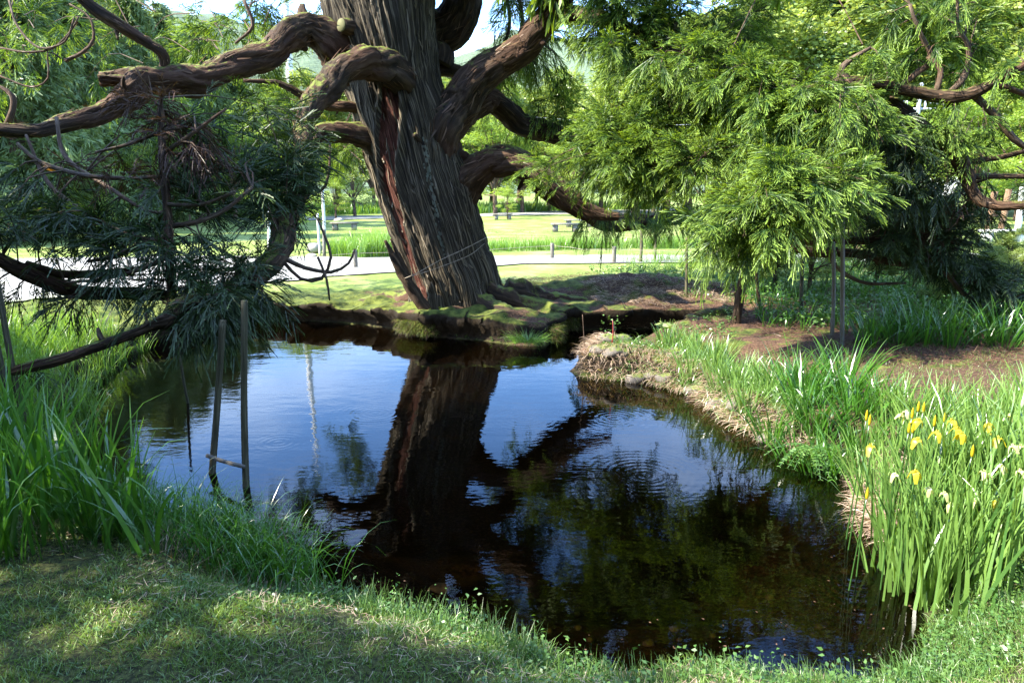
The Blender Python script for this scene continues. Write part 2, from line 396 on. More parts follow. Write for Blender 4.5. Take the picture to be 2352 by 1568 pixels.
TB = P(1058, 735, 11.3)                    # trunk foot
def gz(x, y):
    x = np.asarray(x, float); y = np.asarray(y, float); s = sdl(x, y)
    nearw = 1-sstep(4.2, 5.6, y)                      # near bank: gentle
    far = sstep(9.2, 10.4, y)
    w = .16+.65*nearw*(1-sstep(1.5, 3, x)*.3)+.12*(1-far)*(1-nearw)
    top = .33+.05*nearw-.03*far
    top = top+.22*np.exp(-(((x-TB[0]-.2)/1.3)**2+((y-11.7)/1.)**2))           # root plate
    m1 = G(1450, 640, .6); top = top+.34*np.exp(-(((x-m1[0])/1.9)**2+((y-m1[1])/1.0)**2))
    m2 = G(1560, 680, .6); top = top+.16*np.exp(-(((x-m2[0])/.8)**2+((y-m2[1])/.6)**2))
    pen = np.exp(-(((x-1.9)/1.2)**2+((y-9.3)/.5)**2)); top = top-.17*pen-.1*np.exp(-(((x-2.6)/.9)**2+((y-7.6)/1.1)**2))
    z = top*sstep(0, 1, s/w)**.8
    z = z+.07*sstep(.4, 3, s)*(1-nearw)
    nr = sstep(0, .4, s)*(1-sstep(14, 17, y)*.85)
    z = z+nr*(fbm(x*1.1, y*1.1, 11, 3)*.05+fbm(x*5, y*5, 12, 3)*(.02+.045*far*(1-sstep(12.5, 14, y))))
    z = z+far*(1-sstep(12, 14, y))*sstep(0, .15, s)*(1-sstep(.5, 1.2, s))*(.16*np.clip(fbm(x*2.3+3, y*2.3, 18, 2)+.1, -.3, 1))
    zi = -np.minimum((-s)*.5, .55)+fbm(x*3, y*3, 14, 3)*.03*sstep(0, .3, -s)
    z = np.where(s < 0, zi, z)
    z = z+sstep(70, 140, y)*1.+fbm(x*.06, y*.06, 15, 2)*.25*sstep(30, 70, y)
    return z

# ground material
m, nt, out = mat('ground'); L = nt.links.new; M['ground'] = m
tco = N(nt, 'ShaderNodeTexCoord').outputs['Object']; sx = N(nt, 'ShaderNodeSeparateXYZ'); L(tco, sx.inputs[0])
nA = noise(nt, .8, 6, .6); nB = noise(nt, 6, 6, .65); nC = noise(nt, 40, 4, .6); nD = noise(nt, 2.2, 5, .6, off=(5, 5, 5))
grass = mixc(nt, nB.outputs[0], (.09, .13, .03), (.2, .26, .06))
grass = mixc(nt, sst(nt, nA.outputs[0], .45, .7), grass, (.3, .33, .12))
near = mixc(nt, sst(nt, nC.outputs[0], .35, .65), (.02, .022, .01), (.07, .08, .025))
moss = mixc(nt, sst(nt, nB.outputs[0], .35, .65), (.028, .042, .01), (.12, .14, .028))
lit = mixc(nt, sst(nt, nC.outputs[0], .35, .65), (.035, .02, .013), (.12, .07, .045))  # cedar litter, its brown darkened where foliage shade should fall
mossl = mixc(nt, sst(nt, mth(nt, 'ADD', nD.outputs[0], mth(nt, 'MULTIPLY', sx.outputs['X'], .035)), .5, .6), moss, lit)
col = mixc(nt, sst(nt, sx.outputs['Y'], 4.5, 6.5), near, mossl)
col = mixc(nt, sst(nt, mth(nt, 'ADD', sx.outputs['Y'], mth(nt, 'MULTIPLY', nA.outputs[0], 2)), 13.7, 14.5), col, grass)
soil = mixc(nt, nB.outputs[0], (.008, .006, .004), (.03, .022, .014))  # bare bank soil, darkened in colour for the shade of the undercut
ge = N(nt, 'ShaderNodeNewGeometry'); sn = N(nt, 'ShaderNodeSeparateXYZ'); L(ge.outputs['Normal'], sn.inputs[0])
steep = sst(nt, mth(nt, 'ADD', sn.outputs['Z'], mth(nt, 'MULTIPLY', nD.outputs[0], .3)), .95, .6)
col = mixc(nt, mth(nt, 'MULTIPLY', steep, sst(nt, sx.outputs['Y'], 16, 14)), col, soil)
bed = mixc(nt, sst(nt, nC.outputs[0], .45, .65), (.018, .014, .008), (.06, .045, .024))
bed = mixc(nt, sst(nt, nB.outputs[0], .5, .6), bed, (.025, .025, .01))
col = mixc(nt, sst(nt, sx.outputs['Z'], .03, -.01), col, bed)
b = N(nt, 'ShaderNodeBsdfPrincipled'); b.inputs['Roughness'].default_value = .95; b.inputs['Specular IOR Level'].default_value = .15
L(col, b.inputs['Base Color'])
L(bump(nt, mth(nt, 'ADD', nB.outputs[0], mth(nt, 'MULTIPLY', nC.outputs[0], .5)), 1., .03), b.inputs['Normal']); L(b.outputs[0], out.inputs[0])

def axis(lo, hi, fine0, fine1, st, grow):
    a = list(np.arange(fine0, fine1, st)); s = st; x = a[-1]
    while x < hi: s *= grow; x += s; a.append(x)
    s = st; x = a[0]
    while x > lo: s *= grow; x -= s; a.insert(0, x)
    return np.array(a)
xs = axis(-1400, 1400, -8, 8, .05, 1.06); ys = axis(-60, 1500, 1.2, 15, .05, 1.06)
gx, gy = np.meshgrid(xs, ys); z = gz(gx, gy)
# undercut the far bank: push the top edge out over the water
s0 = sdl(gx, gy); e = .05; dx = (sdl(gx+e, gy)-s0)/e; dy = (sdl(gx, gy+e)-s0)/e
ov = .34*sstep(.1, .3, z)*(1-sstep(.1, .9, s0))*sstep(9.6, 10.3, gy)*(s0 > 0)*(.3+1.1*vnoise(gx*1.7, gy*1.7, 31)+.5*vnoise(gx*6, gy*6, 32))
ov = ov+.1*sstep(.1, .25, z)*(1-sstep(.05, .5, s0))*(s0 > 0)*(1-sstep(9.6, 10.3, gy))*sstep(5.5, 6.5, gy)
V = np.stack([gx-dx*ov, gy-dy*ov, z], -1).reshape(-1, 3)
ny, nx = gx.shape; ii = np.arange(ny-1)[:, None]*nx+np.arange(nx-1)[None]
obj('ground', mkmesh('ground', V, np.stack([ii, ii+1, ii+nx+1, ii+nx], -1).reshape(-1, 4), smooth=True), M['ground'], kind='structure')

# ------------------------------------------------------------ water
m, nt, out = mat('water'); L = nt.links.new; M['water'] = m
tco = N(nt, 'ShaderNodeTexCoord').outputs['Object']; sx = N(nt, 'ShaderNodeSeparateXYZ'); L(tco, sx.inputs[0])
n1 = noise(nt, 3.2, 3, .5, mscale=(.8, 1.6, 1)); n2 = noise(nt, 16, 3, .5, mscale=(.8, 1.3, 1))
calm = noise(nt, .5, 2, .5)
amp = mth(nt, 'ADD', .25, mth(nt, 'MULTIPLY', sst(nt, calm.outputs[0], .4, .65), .9))
h = mth(nt, 'ADD', mth(nt, 'MULTIPLY', n1.outputs[0], .002), mth(nt, 'MULTIPLY', mth(nt, 'MULTIPLY', n2.outputs[0], .0006), amp))
for (u, v, R) in ((1412, 960, .75), (1205, 960, .6), (862, 948, .6), (640, 1015, .4), (1480, 1090, .8), (1950, 1300, .6)):
    c = G(u, v); dxx = mth(nt, 'SUBTRACT', sx.outputs['X'], float(c[0])); dyy = mth(nt, 'SUBTRACT', sx.outputs['Y'], float(c[1]))
    r = mth(nt, 'SQRT', mth(nt, 'ADD', mth(nt, 'MULTIPLY', dxx, dxx), mth(nt, 'MULTIPLY', dyy, dyy)))
    wv = mth(nt, 'MULTIPLY', mth(nt, 'SINE', mth(nt, 'MULTIPLY', r, 100.)), sst(nt, r, R, .03))
    h = mth(nt, 'ADD', h, mth(nt, 'MULTIPLY', wv, .00016))
bn = bump(nt, h, 1., 1.)
fr = N(nt, 'ShaderNodeFresnel'); fr.inputs[0].default_value = 1.34; L(bn, fr.inputs['Normal'])
gl = N(nt, 'ShaderNodeBsdfGlossy'); gl.inputs['Roughness'].default_value = .0; gl.inputs[0].default_value = (1, 1, 1, 1); L(bn, gl.inputs['Normal'])
tp = N(nt, 'ShaderNodeBsdfTransparent'); tp.inputs[0].default_value = (.3, .23, .14, 1)
ms = N(nt, 'ShaderNodeMixShader'); L(fr.outputs[0], ms.inputs[0]); L(tp.outputs[0], ms.inputs[1]); L(gl.outputs[0], ms.inputs[2]); L(ms.outputs[0], out.inputs[0])
wx = np.arange(-7.5, 6.6, .5); wy = np.arange(2, 13.1, .5); a, bq = np.meshgrid(wx, wy)
ny, nx = a.shape; ii = np.arange(ny-1)[:, None]*nx+np.arange(nx-1)[None]
obj('water', mkmesh('water', np.stack([a, bq, np.zeros_like(a)], -1), np.stack([ii, ii+1, ii+nx+1, ii+nx], -1), smooth=True), M['water'], kind='structure')

# ------------------------------------------------------------ gravel paths
m, nt, out = mat('gravel'); L = nt.links.new; M['gravel'] = m
n1 = noise(nt, 30, 5, .7); n2 = noise(nt, 1.2, 4)
c = mixc(nt, n1.outputs[0], (.16, .155, .14), (.34, .33, .3)); c = mixc(nt, sst(nt, n2.outputs[0], .55, .75), c, (.3, .32, .2))
b = N(nt, 'ShaderNodeBsdfPrincipled'); b.inputs['Roughness'].default_value = .9; L(c, b.inputs[0]); L(bump(nt, n1.outputs[0], .6, .02), b.inputs['Normal']); L(b.outputs[0], out.inputs[0])
def path(lower, upper, name='gravel_path'):
    """lower and upper edges as photo points on the ground"""
    def cur(pts):
        p = np.array([G(u, v, .42) for u, v in pts]); t = np.linspace(0, 1, len(p)); tt = np.linspace(0, 1, 120)
        return np.stack([np.interp(tt, t, p[:, 0]), np.interp(tt, t, p[:, 1])], 1)
    a, b = cur(lower), cur(upper); k = 24
    g = a[None]*(1-np.linspace(0, 1, k)[:, None, None])+b[None]*np.linspace(0, 1, k)[:, None, None]
    g[0] += np.stack([0*a[:, 0], fbm(a[:, 0]*1.3, a[:, 1], 5)*.2], 1); g[-1] += np.stack([0*a[:, 0], fbm(a[:, 0]*1.3, a[:, 1], 6)*.3], 1)
    z = gz(g[..., 0], g[..., 1])+.03
    ii = np.arange(k-1)[:, None]*120+np.arange(119)[None]
    obj(name, mkmesh(name, np.concatenate([g, z[..., None]], -1), np.stack([ii, ii+1, ii+121, ii+120], -1), smooth=True), M['gravel'], kind='structure')
path([(-700, 760), (0, 690), (450, 655), (900, 622), (1200, 603), (1600, 600), (2200, 600), (3000, 610)],
     [(-700, 600), (0, 592), (450, 585), (900, 588), (1200, 585), (1600, 583), (2200, 580), (3000, 585)])
path([(600, 506), (750, 505), (900, 501), (1100, 497), (1300, 491), (1600, 488)],
     [(600, 499), (750, 498), (900, 494), (1100, 491), (1300, 482), (1600, 478)])

# ------------------------------------------------------------ hills
def hills():
    th = np.linspace(-1.3, 1.3, 220); r = np.linspace(220, 900, 40); T, R = np.meshgrid(th, r)
    prof = 62+26*fbm(T*3, T*0, 40, 4)+20*sstep(.1, .6, T)+14*sstep(-.2, -.6, T)
    z = prof*sstep(230, 480, R)*1.5+fbm(R*.01, T*9, 41, 4)*18*sstep(240, 330, R)-2
    V = np.stack([R*np.sin(T), R*np.cos(T), z], -1)
    m, nt, out = mat('hill_forest'); n = noise(nt, .06, 8, .7); n2 = noise(nt, .012, 4)
    c = mixc(nt, n.outputs[0], (.04, .07, .035), (.12, .17, .07)); c = mixc(nt, n2.outputs[0], c, (.14, .19, .12))
    b = N(nt, 'ShaderNodeBsdfPrincipled'); b.inputs['Roughness'].default_value = 1; nt.links.new(c, b.inputs[0])
    nt.links.new(bump(nt, n.outputs[0], 1, 8), b.inputs['Normal']); nt.links.new(b.outputs[0], out.inputs[0])
    ii = np.arange(39)[:, None]*220+np.arange(219)[None]
    obj('hills', mkmesh('hills', V, np.stack([ii, ii+1, ii+221, ii+220], -1), smooth=True), m, kind='structure')
hills()

# ============================================================ THE OLD CEDAR
def frond_proto(seed, nsh=15, segs=5, needle=True, w=.05, sub=True):
    """one spray of cedar: a stem with side shoots, local x = along, unit length"""
    r = np.random.default_rng(seed); VV = []; QQ = []; TT = []; n = 0
    def shoot(p, d, ln, wd, t0):
        nonlocal n
        k = segs*2 if needle else segs
        t = np.linspace(0, 1, k+1)[:, None]
        cv = r.normal(0, .12, 3); cv[0] += .25
        c = p+d*ln*t+cv*ln*t*t*.5
        nrm = r.normal(0, 1, 3); nrm[2] += .9; s = np.cross(d, nrm); s /= np.linalg.norm(s)+1e-9
        ww = wd*(1-.55*t**3)[:, 0]*.5
        if needle: ww = ww*np.where(np.arange(k+1) % 2 == 0, .38, 1.)
        ww[-1] *= .3
        # needles sweep forward: push outer points ahead
        fw = d*wd*.5 if needle else 0
        a = c-s*ww[:, None]; b = c+s*ww[:, None]
        if needle: odd = (np.arange(k+1) % 2 == 1)[:, None]; a = a+odd*fw; b = b+odd*fw
        v = np.stack([a, b], 1).reshape(-1, 3); q = np.stack([np.arange(k)*2, np.arange(k)*2+1, np.arange(k)*2+3, np.arange(k)*2+2], 1)+n
        VV.append(v); QQ.append(q); TT.append(np.repeat(t[:, 0], 2)*.7+.3*t0); n += len(v)
    for i in range(nsh):
        x = .08+.9*(i+.5)/nsh+r.normal(0, .015); sg = 1 if i % 2 else -1
        an = math.radians(r.uniform(18, 46)); ln = (.58-.3*x)*r.uniform(.7, 1.25)
        d = np.array([math.cos(an), sg*math.sin(an), r.uniform(-.45, .3)]); d /= np.linalg.norm(d)
        p = np.array([x, 0, 0.02*math.sin(x*6)]); shoot(p, d, ln, w, x)
        if sub:
            for q in range(2):
                f = r.uniform(.2, .65); a2 = an+math.radians(r.choice([-1, 1])*r.uniform(12, 28))
                d2 = np.array([math.cos(a2), sg*math.sin(a2), r.uniform(-.5, .25)]); d2 /= np.linalg.norm(d2)
                shoot(p+d*ln*f, d2, ln*r.uniform(.4, .7), w*.9, x)
    shoot(np.array([0., 0, 0]), np.array([1., 0, 0]), 1.05, w*.8, .5)
    return np.vstack(VV), np.vstack(QQ), np.concatenate(TT)
PR = [frond_proto(100+i, 13, 6, True, .036) for i in range(6)]
PRF = [frond_proto(300+i, 11, 4, True, .05, False) for i in range(5)]     # thin, see-through
PRL = [frond_proto(200+i, 9, 2, False, .085, True) for i in range(4)]      # lighter ones, for what is far or out of frame

def unit(a): return a/(np.linalg.norm(a, axis=-1, keepdims=True)+1e-9)
def merge2(name, a, ma, b, mb_):
    nq = sum(len(q) for q in a.Q); V = np.concatenate(b.V); n = len(V); a.UV.append(np.zeros((a.n, 3)))
    a.add(V, np.concatenate(b.Q), None, uv=np.concatenate(b.UV), rnd=np.concatenate(b.A['rnd']), tip=0.)
    me = a.mesh(name); me.materials.append(ma); me.materials.append(mb_)
    mi = np.zeros(len(me.polygons), np.int32); mi[nq:] = 1; me.polygons.foreach_set('material_index', mi)
    return obj(name, me)
def spray(mbf, mbt, c, rad, K, nf, sc, anchor, droop=.25, protos=PR, out=.6, down=.15, twr=.009):
    """K twigs from the limb into an ellipsoid round c, fronds set along them"""
    c = np.asarray(c); rad = np.asarray(rad)
    q = unit(rng.normal(0, 1, (K, 3)))*(rng.uniform(0, 1, (K, 1))**.5)*rad+c
    X = []; Zs = []; Ps = []
    for k in range(K):
        d = np.linalg.norm(anchor-q[k], axis=1)+rng.uniform(0, .35, len(anchor))
        a = anchor[np.argmin(d)]
        v = q[k]-a; ln = np.linalg.norm(v)
        if ln > 1.6: a = q[k]-v/ln*1.6+rng.normal(0, .1, 3); v = q[k]-a; ln = 1.6
        mid = a+v*.5+np.array([0, 0, .12*ln])+rng.normal(0, .06*ln, 3)
        if mbt is not None: tube(mbt, [(*a, twr), (*mid, twr*.75), (*q[k], twr*.3)], .25, 4, caps=False)
        t = rng.uniform(.25, 1.02, nf)[:, None]
        p = a*(1-t)**2+mid*2*t*(1-t)+q[k]*t*t
        dr = unit(unit(v)[None]*out+unit(rng.normal(0, 1, (nf, 3)))*.75+unit((q[k]-c))[None]*.3+np.array([0, 0, -down]))
        X.append(dr); Ps.append(p); Zs.append(unit(np.array([0, 0, 1.])+rng.normal(0, .35, (nf, 3))))
    X = np.vstack(X); Ps = np.vstack(Ps); Zs = np.vstack(Zs); ch = rng.integers(0, len(protos), len(X))
    s = sc*rng.uniform(.65, 1.25, len(X)); g = rng.uniform(0, 1)
    for i, (pv, pq, pt) in enumerate(protos):
        mk = ch == i
        if mk.any(): inst(mbf, pv, pq, X[mk], Zs[mk], Ps[mk], s[mk], droop*rng.uniform(.5, 1.6, mk.sum()), pt, np.clip(rng.uniform(0, 1, mk.sum())*.6+g*.4, 0, 1))

cedar = thing('old_cedar', 'giant leaning old cedar with red bark strip and low spreading limbs beside the pond', 'tree', (float(TB[0]), float(TB[1]), .4))
def cpart(o): o.parent = cedar; o.matrix_parent_inverse = cedar.matrix_basis.inverted(); return o

def build_trunk():
    tab = [(790, 1062, 118), (735, 1058, 105), (690, 1050, 99), (640, 1038, 97), (600, 1022, 96), (500, 990, 97), (400, 957, 98), (300, 933, 103), (200, 906, 104), (100, 887, 114), (0, 866, 126), (-120, 845, 122), (-300, 830, 105), (-600, 815, 90), (-1000, 800, 70), (-1600, 790, 45), (-2400, 780, 18)]
    pts = []
    for v, u, hw in tab:
        p = P(u, v, 11.3); t = 11.3/ray(u, v)[1]; pts.append((*p, hw/F_*t))
    s = spline(pts, .028); c = s[:, :3]; r = s[:, 3]; zz = c[:, 2]
    nth = 420; th = np.linspace(-PI, PI, nth, endpoint=False)       # 0 faces the camera, + to the right
    T, Z = np.meshgrid(th, zz); le = np.concatenate([[0], np.cumsum(np.linalg.norm(np.diff(c, axis=0), axis=1))]); LL = le[:, None]+0*T
    def pn(fr, fz, seed, o=3):
        tw = T+.12*np.sin(LL*.8+seed)
        k = fr/(2*PI)
        x = (tw+PI)*k                                             # periodic by blending the seam at the back
        a = fbm(x, LL*fz, seed, o); b = fbm(x-fr, LL*fz, seed, o)
        f = sstep(.85, 1., (tw+PI)/(2*PI)); return a*(1-f)+b*f
    big = pn(9, .35, 1, 2); rid = pn(46, .7, 2, 3); fine = pn(150, 2.2, 3, 3); rough = pn(60, 6, 4, 3)
    rr = 1-np.abs(rid)*2.2
    foot = np.clip(1-(Z-.3)/1.3, 0, 1)**2
    R = r[:, None]*(1+.09*big+.055*(rr-.5)*(.35+1.1*np.clip(.5+pn(14, 1.3, 21, 2)*1.4, 0, 1))+.02*fine+.03*pn(22, 3., 22, 3)+foot*.12*np.sin(T*7+big*5)+foot*.05)
    R = R+.012*rough+.02*np.clip(fine, 0, 1)
    # the torn strip: a groove with raised lips that shows the red inner bark
    vv = np.interp(Z, zz[::1], np.interp(zz, [P(1000, v, 11.3)[2] for v in (800, 600, 500, 400, 300, 200, 100)], [800, 600, 500, 400, 300, 200, 100]))
    tc = np.radians(np.interp(vv, [100, 200, 300, 400, 500, 600, 720], [14, 6, -14, -33, -43, -44, -32]))
    hwid = np.radians(np.interp(vv, [100, 180, 300, 400, 600, 720], [2, 9, 14, 12, 12, 5]))
    d = np.abs(T-tc)/hwid
    vis = sstep(120, 190, vv)*(1-sstep(690, 740, vv))
    red = (1-sstep(.8, 1.15, d))*vis
    R = R-.055*red+.03*np.exp(-((d-1.25)/.2)**2)*vis
    # second fissure right of the strip
    d2 = np.abs(T-tc-np.radians(24))/np.radians(3.5); R = R-.05*np.exp(-d2**2)*vis
    d3 = np.abs(T+1.1)/np.radians(3); R = R-.03*np.exp(-d3**2)*vis
    lc = np.radians(np.interp(vv, [0, 250, 350, 560, 620], [20, 24, 27, 10, 8])); lw = np.interp(vv, [0, 100, 300, 350, 560, 600], [.45, .3, .05, .9, .9, 0])
    lich = np.exp(-((T-lc)/np.radians(6.5))**2)*lw*.85
    plate = pn(26, 2.6, 31, 2); R = R-.022*np.exp(-(plate/.05)**2)*(rid > -.1)+.012*np.sign(pn(18, 1.7, 33, 2))*sstep(0, .12, np.abs(pn(18, 1.7, 33, 2)))
    # crotch swelling on the right side
    sw = np.exp(-((T-1.35)/.6)**2)
    R = R+sw*(.06*np.exp(-((vv-330)/80)**2)+.07*np.exp(-((vv-470)/70)**2))
    ex = np.array([1., 0, 0]); tg, _, _ = frames(c)
    fx = ex[None]-tg*(tg@ex)[:, None]; fx /= np.linalg.norm(fx, axis=1)[:, None]; fy = np.cross(tg, fx)
    if fy[0][1] < 0: fy = -fy
    V = c[:, None]+R[..., None]*(np.sin(T)[..., None]*fx[:, None]-np.cos(T)[..., None]*fy[:, None])
    ny = len(c); i = np.arange(ny-1)[:, None]*nth; j = np.arange(nth)[None]; j2 = (j+1) % nth
    Q = np.stack([i+j, i+j2, i+nth+j2, i+nth+j], -1)
    uv = np.stack([T*.72, LL, np.zeros_like(T)], -1)
    me = mkmesh('trunk', V, Q, None, {'redm': red, 'lich': lich}, uv.reshape(-1, 3), True)
    cpart(obj('trunk', me, M['trunk']))
    Vg = V; mb = MB(); nr_, nc = V.shape[:2]; ctr = c
    for k in range(950):
        j = int(rng.integers(0, nc)); i0 = int(rng.integers(0, int(nr_*.62))); n = int(rng.uniform(.08, .6)/.028); i1 = min(i0+n, nr_-1); m_ = 9
        ii = np.linspace(i0, i1, m_).astype(int); dj = np.linspace(0, rng.uniform(-6, 6), m_).astype(int)
        p = V[ii, (j+dj) % nc]; nn = unit(p-ctr[ii]); tt = unit(np.gradient(p, axis=0)); sd = np.cross(nn, tt)
        w = rng.uniform(.004, .016)*(np.sin(np.linspace(.15, PI-.1, m_))**.6)[:, None]; off = rng.uniform(.004, .012)+rng.uniform(0, .03)*np.linspace(1, 0, m_)**3*(rng.uniform() < .3)
        off = (off+0*np.linspace(0, 1, m_))[:, None]; q = p+nn*off; tw = rng.uniform(-.5, .5)
        A = q-sd*w+nn*w*tw; B = q+sd*w-nn*w*tw; C_ = q+nn*w*.7
        kk = np.arange(m_-1)*3; mb.add(np.stack([A, C_, B], 1).reshape(-1, 3), np.vstack([np.stack([kk, kk+1, kk+4, kk+3], 1), np.stack([kk+1, kk+2, kk+5, kk+4], 1)]), rnd=rng.uniform(), tip=.5)
    o = mb.build('bark_strips', M['strip']); o['kind'] = 'stuff'; cpart(o)
    return s
trunk_s = build_trunk()

ANCH = []; LIMBS = []
def limb(name, pts, sides=20, rough=.1, mat='limb', step=.03, seed=None, far=None, part=True, mb=None):
    """pts: (u, v, radius px, Y)"""
    w = []
    for u, v, r, Y in pts:
        w.append((*P(u, v, Y), r/F_*Y/ray(u, v)[1]))
    own = mb is None; mb = MB() if own else mb
    if name == 'limb':
        sides = int(sides*1.8); w = spline(w, .16); le_ = np.arange(len(w))*.16; sd0 = len(LIMBS)*7.3+3
        for ax in range(3): w[1:, ax] += (fbm(le_*2.1+sd0, le_*0+ax, 61, 2)*w[:, 3]*.5)[1:]
        w[:, 3] *= 1+.2*fbm(le_*2.7+sd0, le_*0+9, 62, 2)
        c_, r_ = w[:, :3], w[:, 3]; t__, n__, b__ = frames(c_)
        for k in range(max(1, int(len(w)*.16))):
            i_ = int(rng.integers(2, len(w)-1)); a_ = rng.uniform(-2.6, 2.6); rd = n__[i_]*math.cos(a_)+b__[i_]*math.sin(a_); q_ = c_[i_]+rd*r_[i_]*.6; d_ = unit(rd+t__[i_]*rng.uniform(-.8, .8)+[0, 0, .2]); L1 = r_[i_]*rng.uniform(.7, 1.8); rs = r_[i_]*rng.uniform(.12, .3)
            tube(mb, [(*q_, rs*1.5), (*(q_+d_*L1*.6), rs), (*(q_+d_*L1+rng.normal(0, .01, 3)), rs*.55)], .03, 9, .25, i_)
        w = [tuple(a) for a in w]
    tube(mb, w, step, sides, rough, seed or int(pts[0][0]+pts[-1][1]) % 97)
    s = spline(w, .15); ANCH.append(s[:, :3]); LIMBS.append((name, spline(w, .05), 1. if name == 'limb' else .35))
    if own: o = mb.build(name, M[mat], smooth=True); cpart(o)
    return s[:, :3]
# left
l1 = limb('limb', [(870,190,60,11.3),(810,160,52,11.1),(765,108,46,10.9),(725,76,34,10.7),(680,72,33,10.5),(650,85,31,10.3),(620,125,30,10.1),(560,150,28,9.8),(500,166,30,9.6),(440,178,31,9.4),(380,186,28,9.2),(325,195,29,9.),(290,222,25,8.9),(255,245,22,8.8),(205,270,20,8.6),(150,290,18,8.4),(90,299,16,8.2),(0,298,15,8.),(-120,290,13,7.8),(-300,300,8,7.6)], 28, .16)
limb('limb', [(350,192,24,9.1),(310,183,20,9.),(270,181,17,8.95),(228,184,14,8.9)], 18, .25)
limb('limb', [(376,178,11,9.2),(380,150,11,9.2),(376,125,12,9.15),(350,104,12,9.1),(300,74,13,9.),(240,40,13,8.9),(190,-2,13,8.8),(150,-60,12,8.7),(100,-200,8,8.6)], 14, .1)
l2 = limb('limb', [(925,235,30,11.2),(915,190,46,10.95),(898,160,44,10.65),(868,150,38,10.42),(832,139,34,10.2),(790,150,32,10.),(760,190,30,9.8),(732,232,27,9.5),(708,272,21,9.1),(700,330,20,8.6),(695,400,20,8.1),(678,460,24,7.5),(655,520,26,6.9),(640,570,24,6.5),(600,622,24,6.1),(540,662,22,5.8),(480,690,22,5.55),(420,715,24,5.4),(385,735,20,5.3),(340,752,12,5.25),(240,790,12,5.15),(120,826,12,5.05),(40,848,11,5.),(-60,870,11,4.95),(-200,900,8,4.9)], 24, .14)
l3 = limb('limb', [(900,345,34,11.2),(840,325,28,11.),(790,308,24,10.8),(755,303,22,10.7),(728,318,18,10.6),(705,345,14,10.5),(670,350,8,10.4)], 20, .15)
limb('limb', [(860,250,16,11.2),(800,245,14,11.),(750,238,12,10.9),(690,215,9,10.8),(640,190,6,10.7),(560,185,4,10.6)], 12, .12)
l4 = limb('limb', [(395,740,20,5.4),(392,680,10,5.6),(388,600,9,5.75),(385,500,9.5,5.9),(378,400,9,6.),(372,300,7,6.1),(368,200,4,6.2)], 12, .12)
l5 = limb('limb', [(-60,560,13,5.9),(0,592,14,5.95),(60,622,18,6.),(130,655,18,6.05),(190,672,16,6.1),(290,675,14,6.1),(380,680,12,5.9)], 16, .14)
limb('limb', [(60,605,8,6.),(130,628,9,6.05),(220,628,8,6.1),(330,615,6,6.1)], 10, .12)
# right
l6 = limb('limb', [(985,480,40,11.4),(995,410,46,11.3),(1005,345,50,11.25),(1025,290,50,11.2),(1055,240,46,11.2),(1090,190,42,11.15),(1130,158,38,11.1),(1166,134,36,11.1),(1210,100,35,11.05),(1250,55,34,11.),(1290,0,33,10.9),(1320,-80,31,10.8),(1360,-220,28,10.6),(1400,-420,22,10.3),(1420,-700,12,10.)], 30, .11)
l6b = limb('limb', [(1270,30,30,11.),(1300,28,24,10.9),(1345,35,18,10.6),(1400,52,16,10.3),(1450,72,14,10.1),(1530,105,13,9.8),(1620,140,12,9.4),(1700,165,12,9.1),(1760,192,14,8.9),(1820,212,15,8.7),(1880,210,15,8.6),(1950,188,17,8.5),(2000,190,14,8.45),(2060,205,14,8.4),(2150,220,14,8.3),(2220,217,14,8.2),(2270,198,11,8.1),(2352,150,10,8.),(2450,100,8,7.9)], 18, .12)
limb('limb', [(990,150,52,11.9),(1000,95,48,11.9),(1035,50,42,11.9),(1062,0,38,11.9),(1085,-80,35,11.9),(1130,-250,28,12),(1180,-500,16,12)], 22, .1)
limb('limb', [(970,170,20,11.7),(1010,158,18,11.9),(1050,168,17,12.1),(1090,185,15,12.4),(1150,190,12,12.8)], 16, .12)
l7 = limb('limb', [(1060,265,34,11.4),(1095,238,30,11.6),(1125,234,27,11.7),(1155,258,23,11.8),(1190,283,23,11.9),(1240,298,24,12),(1290,318,22,12),(1350,338,16,12),(1430,340,12,12),(1520,330,8,12)], 18, .13)
l8 = limb('limb', [(1000,590,34,11.3),(1018,520,42,11.3),(1040,455,44,11.25),(1075,405,40,11.2),(1125,378,33,11.2),(1170,376,33,11.2),(1215,398,30,11.3),(1255,432,28,11.5),(1300,462,24,11.7),(1350,490,20,11.9),(1410,508,19,12.1),(1470,507,18,12.4),(1530,500,16,12.8),(1600,495,12,13.2),(1680,490,7,13.5)], 26, .12)
limb('limb', [(1120,385,20,11.2),(1165,376,22,11.1),(1210,382,21,11.),(1250,400,19,10.9),(1290,430,18,10.8),(1330,462,18,10.8),(1370,490,14,10.8),(1420,498,9,10.8)], 18, .14)
l9 = limb('limb', [(2040,235,14,8.6),(2065,250,16,8.55),(2105,275,16,8.5),(2150,315,16,8.45),(2195,362,17,8.4),(2222,405,15,8.35),(2238,445,12,8.3),(2265,466,10,8.2),(2310,472,10,8.1),(2400,468,9,8.)], 16, .16)
limb('limb', [(2195,375,8,8.4),(2240,370,7,8.4),(2300,360,6,8.3),(2352,348,6,8.2),(2420,330,4,8.1)], 10, .1)
limb('limb', [(2225,405,8,8.35),(2270,404,7,8.35),(2352,405,6,8.3),(2400,408,5,8.2)], 10, .1)
l10 = limb('limb', [(1770,485,12,8.6),(1800,500,14,8.6),(1830,522,14,8.65),(1855,546,13,8.7),(1900,552,7,8.8),(1960,550,8,8.9),(2030,548,9,8.9),(2100,544,10,8.9),(2160,548,10,8.9),(2230,560,6,8.9)], 14, .12)
l11 = limb('limb', [(1740,540,7,9.),(1800,560,9,9.),(1860,576,10,9.),(1930,578,10,9.),(1985,585,10,9.),(2040,600,8,9.),(2090,604,7,9.),(2140,590,7,9.),(2200,570,5,9.)], 14, .12)
